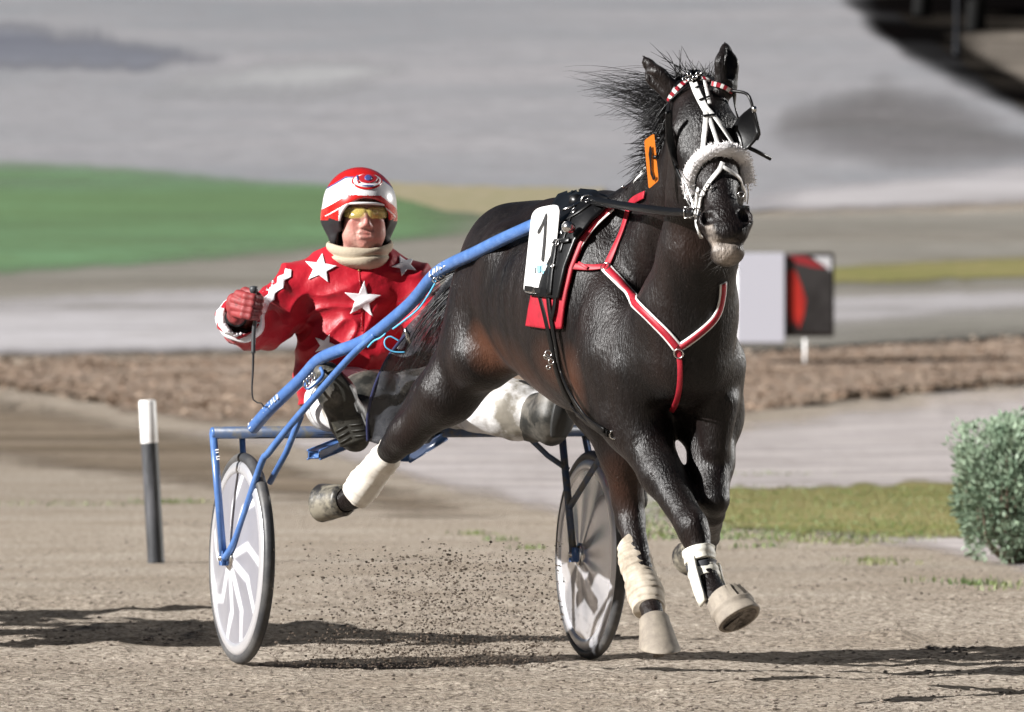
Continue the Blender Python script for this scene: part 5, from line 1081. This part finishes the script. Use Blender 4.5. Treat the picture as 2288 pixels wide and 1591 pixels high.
# rubber overboots with ribbed soles turned towards the camera
M_rub = mat('boot_rubber', (.016, .016, .014), .5, spec=.35, bump=(34, .5, .004), var=(13, (.11, .10, .085), .42, .66)); M_sole2 = mat('boot_sole', (.018, .017, .013), .6, bump=(60, .5, .002), var=(18, (.075, .07, .05), .55, .7))
Bt = Field((-.72, -.76, .56), (-.30, -.10, 1.06), .0048)
Bt.chain([P(730, 838, -.62), P(752, 880, -.60), P(775, 930, -.56), P(795, 980, -.54)], [.046, .057, .055, .044], .03, ((.6, -.3, .2), .8) if False else None); Bt.chain([P(785, 950, -.50), P(822, 900, -.36), P(838, 880, -.22)], [.065, .094, .082], .04)
mk('boot', Bt, M_rub, person, lambda v, n: .004*mnoise.noise(v*18), 'muddy dark rubber boot on the near shaft'); del Bt.D
mb = MB(); spx = crom([P(722, 826, -.665), P(742, 858, -.655), P(760, 895, -.64), P(775, 935, -.615), P(796, 990, -.60)], .008); n = len(spx); nv = [Vector((-.35, -.92, -.15)).normalized()]*n
wd = [.040 + .074*math.sin(min(1, (i/n)*2.2+.25)*math.pi/2)*(1-.0*i/n) for i in range(n)]; wd = [w__*(.72 if i/n < .06 or i/n > .95 else 1)*(.82 if .45 < i/n < .62 else 1) for i, w__ in enumerate(wd)]; mb.ribbon(spx, nv, wd, .012)
for i in range(2, n-2, 2):
    if .18 < i/n < .74: continue
    t = (spx[i+1]-spx[i-1]).normalized(); sd = t.cross(nv[0]).normalized()
    for sg in (-1, 1): mb.box(spx[i] + nv[0]*.013 + sd*sg*wd[i]*.24, sd*wd[i]*.19 + t*.004*sg, t*.0022, nv[0]*.003)
mb.build('boot_sole', M_sole2, person)
Bt = Field((-.06, -.52, .60), (.28, -.06, .98), .0048); Bt.chain([P(1196, 930, -.29), P(1225, 925, -.36)], [.078, .074], .03); Bt.chain([P(1238, 888, -.42), P(1238, 930, -.42), P(1232, 962, -.38)], [.048, .056, .050], .04); Bt.chain([P(1188, 928, -.262), P(1190, 928, -.272)], [.086, .086], .01)
mk('boot', Bt, M_rub, person, lambda v, n: .004*mnoise.noise(v*18), 'dark rubber boot showing under the belly of the horse'); del Bt.D
mb = MB(); sq = crom([P(1262, 872, -.47), P(1262, 900, -.48), P(1256, 935, -.48), P(1246, 975, -.46)], .01); mb.ribbon(sq, [Vector((.55, -.83, -.1)).normalized()]*len(sq), [.05+.04*math.sin((i+1)/len(sq)*3) for i in range(len(sq))], .010); mb.build('boot_sole', mat('sole_dark', (.02, .02, .019), .6, bump=(60, .5, .002)), person)
# helmet
HE = K(-.010, .025, -.025)
def HK(x, z, y): return HE + fx*x + fz*z + fy*y
Hm = Field((-.72, -.20, 1.25), (-.28, .35, 1.72), .0032)
Hm.ell(HK(0, 0, 0), (.122, .127, .150), KF, .01); Hm.cone(HK(-.075, -.05, -.02), HK(-.070, -.105, .0), .050, .032, .03); Hm.cone(HK(.075, -.05, -.02), HK(.070, -.105, .0), .050, .032, .03); Hm.cone(HK(0, -.05, -.07), HK(0, -.10, -.07), .08, .06, .04)
Hm.ell(HK(0, -.005, -.004), (.096, .106, .12), KF, .01, 'cut')
Hm.ell(HK(.010, -.062, .135), (.084, .082, .15), KF, .012, 'cut'); Hm.cone(HK(0, -.16, .05), HK(0, -.10, .03), .085, .072, .01, 'cut')
V, Q = Hm.mesh(); del Hm.D; me = npmesh('helmet', V, Q); HMB = bvh_of(V, Q)
hl = link('helmet', me, [mat('helmet_red', (.55, .012, .010), .25, coat=.6, var=(30, (.38, .01, .01), .5, .75)), mat('helmet_white', (.76, .75, .76), .28, coat=.5, var=(22, (.6, .57, .58), .55, .8)), mat('helmet_blue', (.05, .07, .20), .3, coat=.5), mat('helmet_lining', (.012, .012, .014), .6)], person)
mi = []
for p in me.polygons:
    d = p.center - HE; x, z, y = d.dot(fx), d.dot(fz), d.dot(fy); rad = (Vector((x/.122, z/.127, y/.15))).length; nz_ = p.normal.dot(d.normalized())
    side = max(0, abs(x)-.055)*1.15; zz = z + side*.55
    if rad < .93 or nz_ < .2: m_ = 3
    elif z < -.030 - .25*y: m_ = 3 if (z < -.05 or abs(x) < .108) else 0
    elif zz < .000: m_ = 0 if (abs(x) > .08 or y < .05) else 1
    elif zz < .004: m_ = 1
    elif zz < .030: m_ = 0
    elif zz < .088: m_ = 1
    elif zz < .093: m_ = 2
    else: m_ = 0
    mi.append(m_)
me.polygons.foreach_set('material_index', mi)
def ell_px(cx, cy, rx, ry, n=28): return [(cx + rx*math.cos(2*math.pi*i/n), cy + ry*math.sin(2*math.pi*i/n)) for i in range(n)]
decals('crest_ring', [ell_px(820, 406, 34, 18)], bpy.data.materials['helmet_red'], HMB, hl, .0015, .0, 4); decals('crest_field', [ell_px(820, 405, 30, 14.5)], M_silkw, HMB, hl, .0028, .0, 4)
decals('crest_red', [ell_px(821, 401, 21, 10), [(796, 400), (806, 410), (800, 412)], [(846, 400), (838, 410), (846, 410)]], mat('crest_dark_red', (.40, .02, .03), .35), HMB, hl, .0042, .0, 4); decals('crest_blue', [ell_px(822, 400, 8, 6), [(796, 396), (800, 394), (802, 404), (799, 406)], [(806, 417), (830, 419), (836, 416), (820, 415)]], mat('crest_navy', (.06, .08, .25), .35), HMB, hl, .0056, .0, 4)
mb = MB(); nn_ = 30; bp_ = []
for i in range(nn_+1):
    a = -1.0 + 2.0*i/nn_; bp_.append(HK(.108*math.sin(a*1.05), .0 - .004 + .016*(math.cos(a)-.5), .155*math.cos(a*1.0)*1.0 - .012))
mb.tube(bp_, [.0045]*len(bp_), 8, flat=1.6); mb.build('peak', bpy.data.materials['helmet_white'], hl)
# ------ whip
wh = empty('whip', P(568, 690, -.38), 'thin black driving whip held upright in the driver glove', 'whip')
M_wh2 = mat('whip_black', (.015, .015, .016), .45)
mb = MB(); mb.tube(crom([P(567, 648, -.385), P(571, 700, -.378), P(567, 745, -.37), P(566, 790, -.37)], .01), [.0085, .0085, .008, .0075, .007, .006]*4 if False else .0072, 12); mb.lathe(P(567, 651, -.385), UZ, [(.001, .018), (.012, .016), (.0145, .008), (.0135, 0), (.009, -.006)], 18); mb.build('grip', mat('grip_grey', (.04, .043, .047), .5), wh)
mb = MB(); q = crom([P(566, 785, -.37), P(565, 830, -.37), P(563, 870, -.37), P(566, 893, -.37), P(575, 900, -.375), P(584, 901, -.38), P(590, 909, -.385)], .01); mb.tube(q, [.0042 - .0022*i/len(q) for i in range(len(q))], 8); mb.build('lash', M_wh2, wh)
# ================================================================== floodlight mast of the track, out of frame to the right
fl0 = Vector((50, 34, 0)); fm = empty('floodlight_mast', fl0, 'tall steel floodlight mast standing right of the track', 'floodlight')
mb = MB(); mb.lathe(fl0, UZ, [(.30, 0), (.26, 1), (.14, 14.5)], 16); mb.build('mast', M_met, fm); hdp = fl0 + UZ*14.5
mb = MB(); aim = (Vector((0, 0, .5))-hdp).normalized(); sd_ = aim.cross(UZ).normalized(); up_ = sd_.cross(aim)
for i in range(-2, 3): mb.box(hdp + sd_*.62*i, sd_*.26, up_*.22, aim*.10, bev=.02)
mb.box(hdp - aim*.2, sd_*1.6, up_*.04, aim*.04); mb.build('lamp_bank', M_leather, fm)
ld = bpy.data.lights.new('flood', 'SPOT'); ld.energy = 50000; ld.spot_size = R(40); ld.spot_blend = .6; ld.shadow_soft_size = .25; ld.color = (1, .97, .93)
lo = bpy.data.objects.new('flood', ld); COL.objects.link(lo); lo.parent = fm; lo.location = hdp + aim*.3 - fl0; lo.rotation_euler = (-aim).to_track_quat('Z', 'Y').to_euler()

# ================================================================== unseen copies of the team, added past the left edge to cast long shadows
off = Vector((-3.45, 3.3, 0))
for src, lb in ((horse, 'unseen copy of the horse, added past the left edge for its shadow'), (sk, 'unseen copy of the sulky, added past the left edge for its shadow'), (person, 'unseen copy of the driver, added past the left edge for its shadow')):
    root = src.copy(); COL.objects.link(root); root.location = src.location + off; root['label'] = lb
    for ch in list(src.children):
        c = ch.copy(); COL.objects.link(c); c.parent = root; c.matrix_parent_inverse = ch.matrix_parent_inverse.copy()
        for g in list(ch.children): d = g.copy(); COL.objects.link(d); d.parent = c; d.matrix_parent_inverse = g.matrix_parent_inverse.copy()
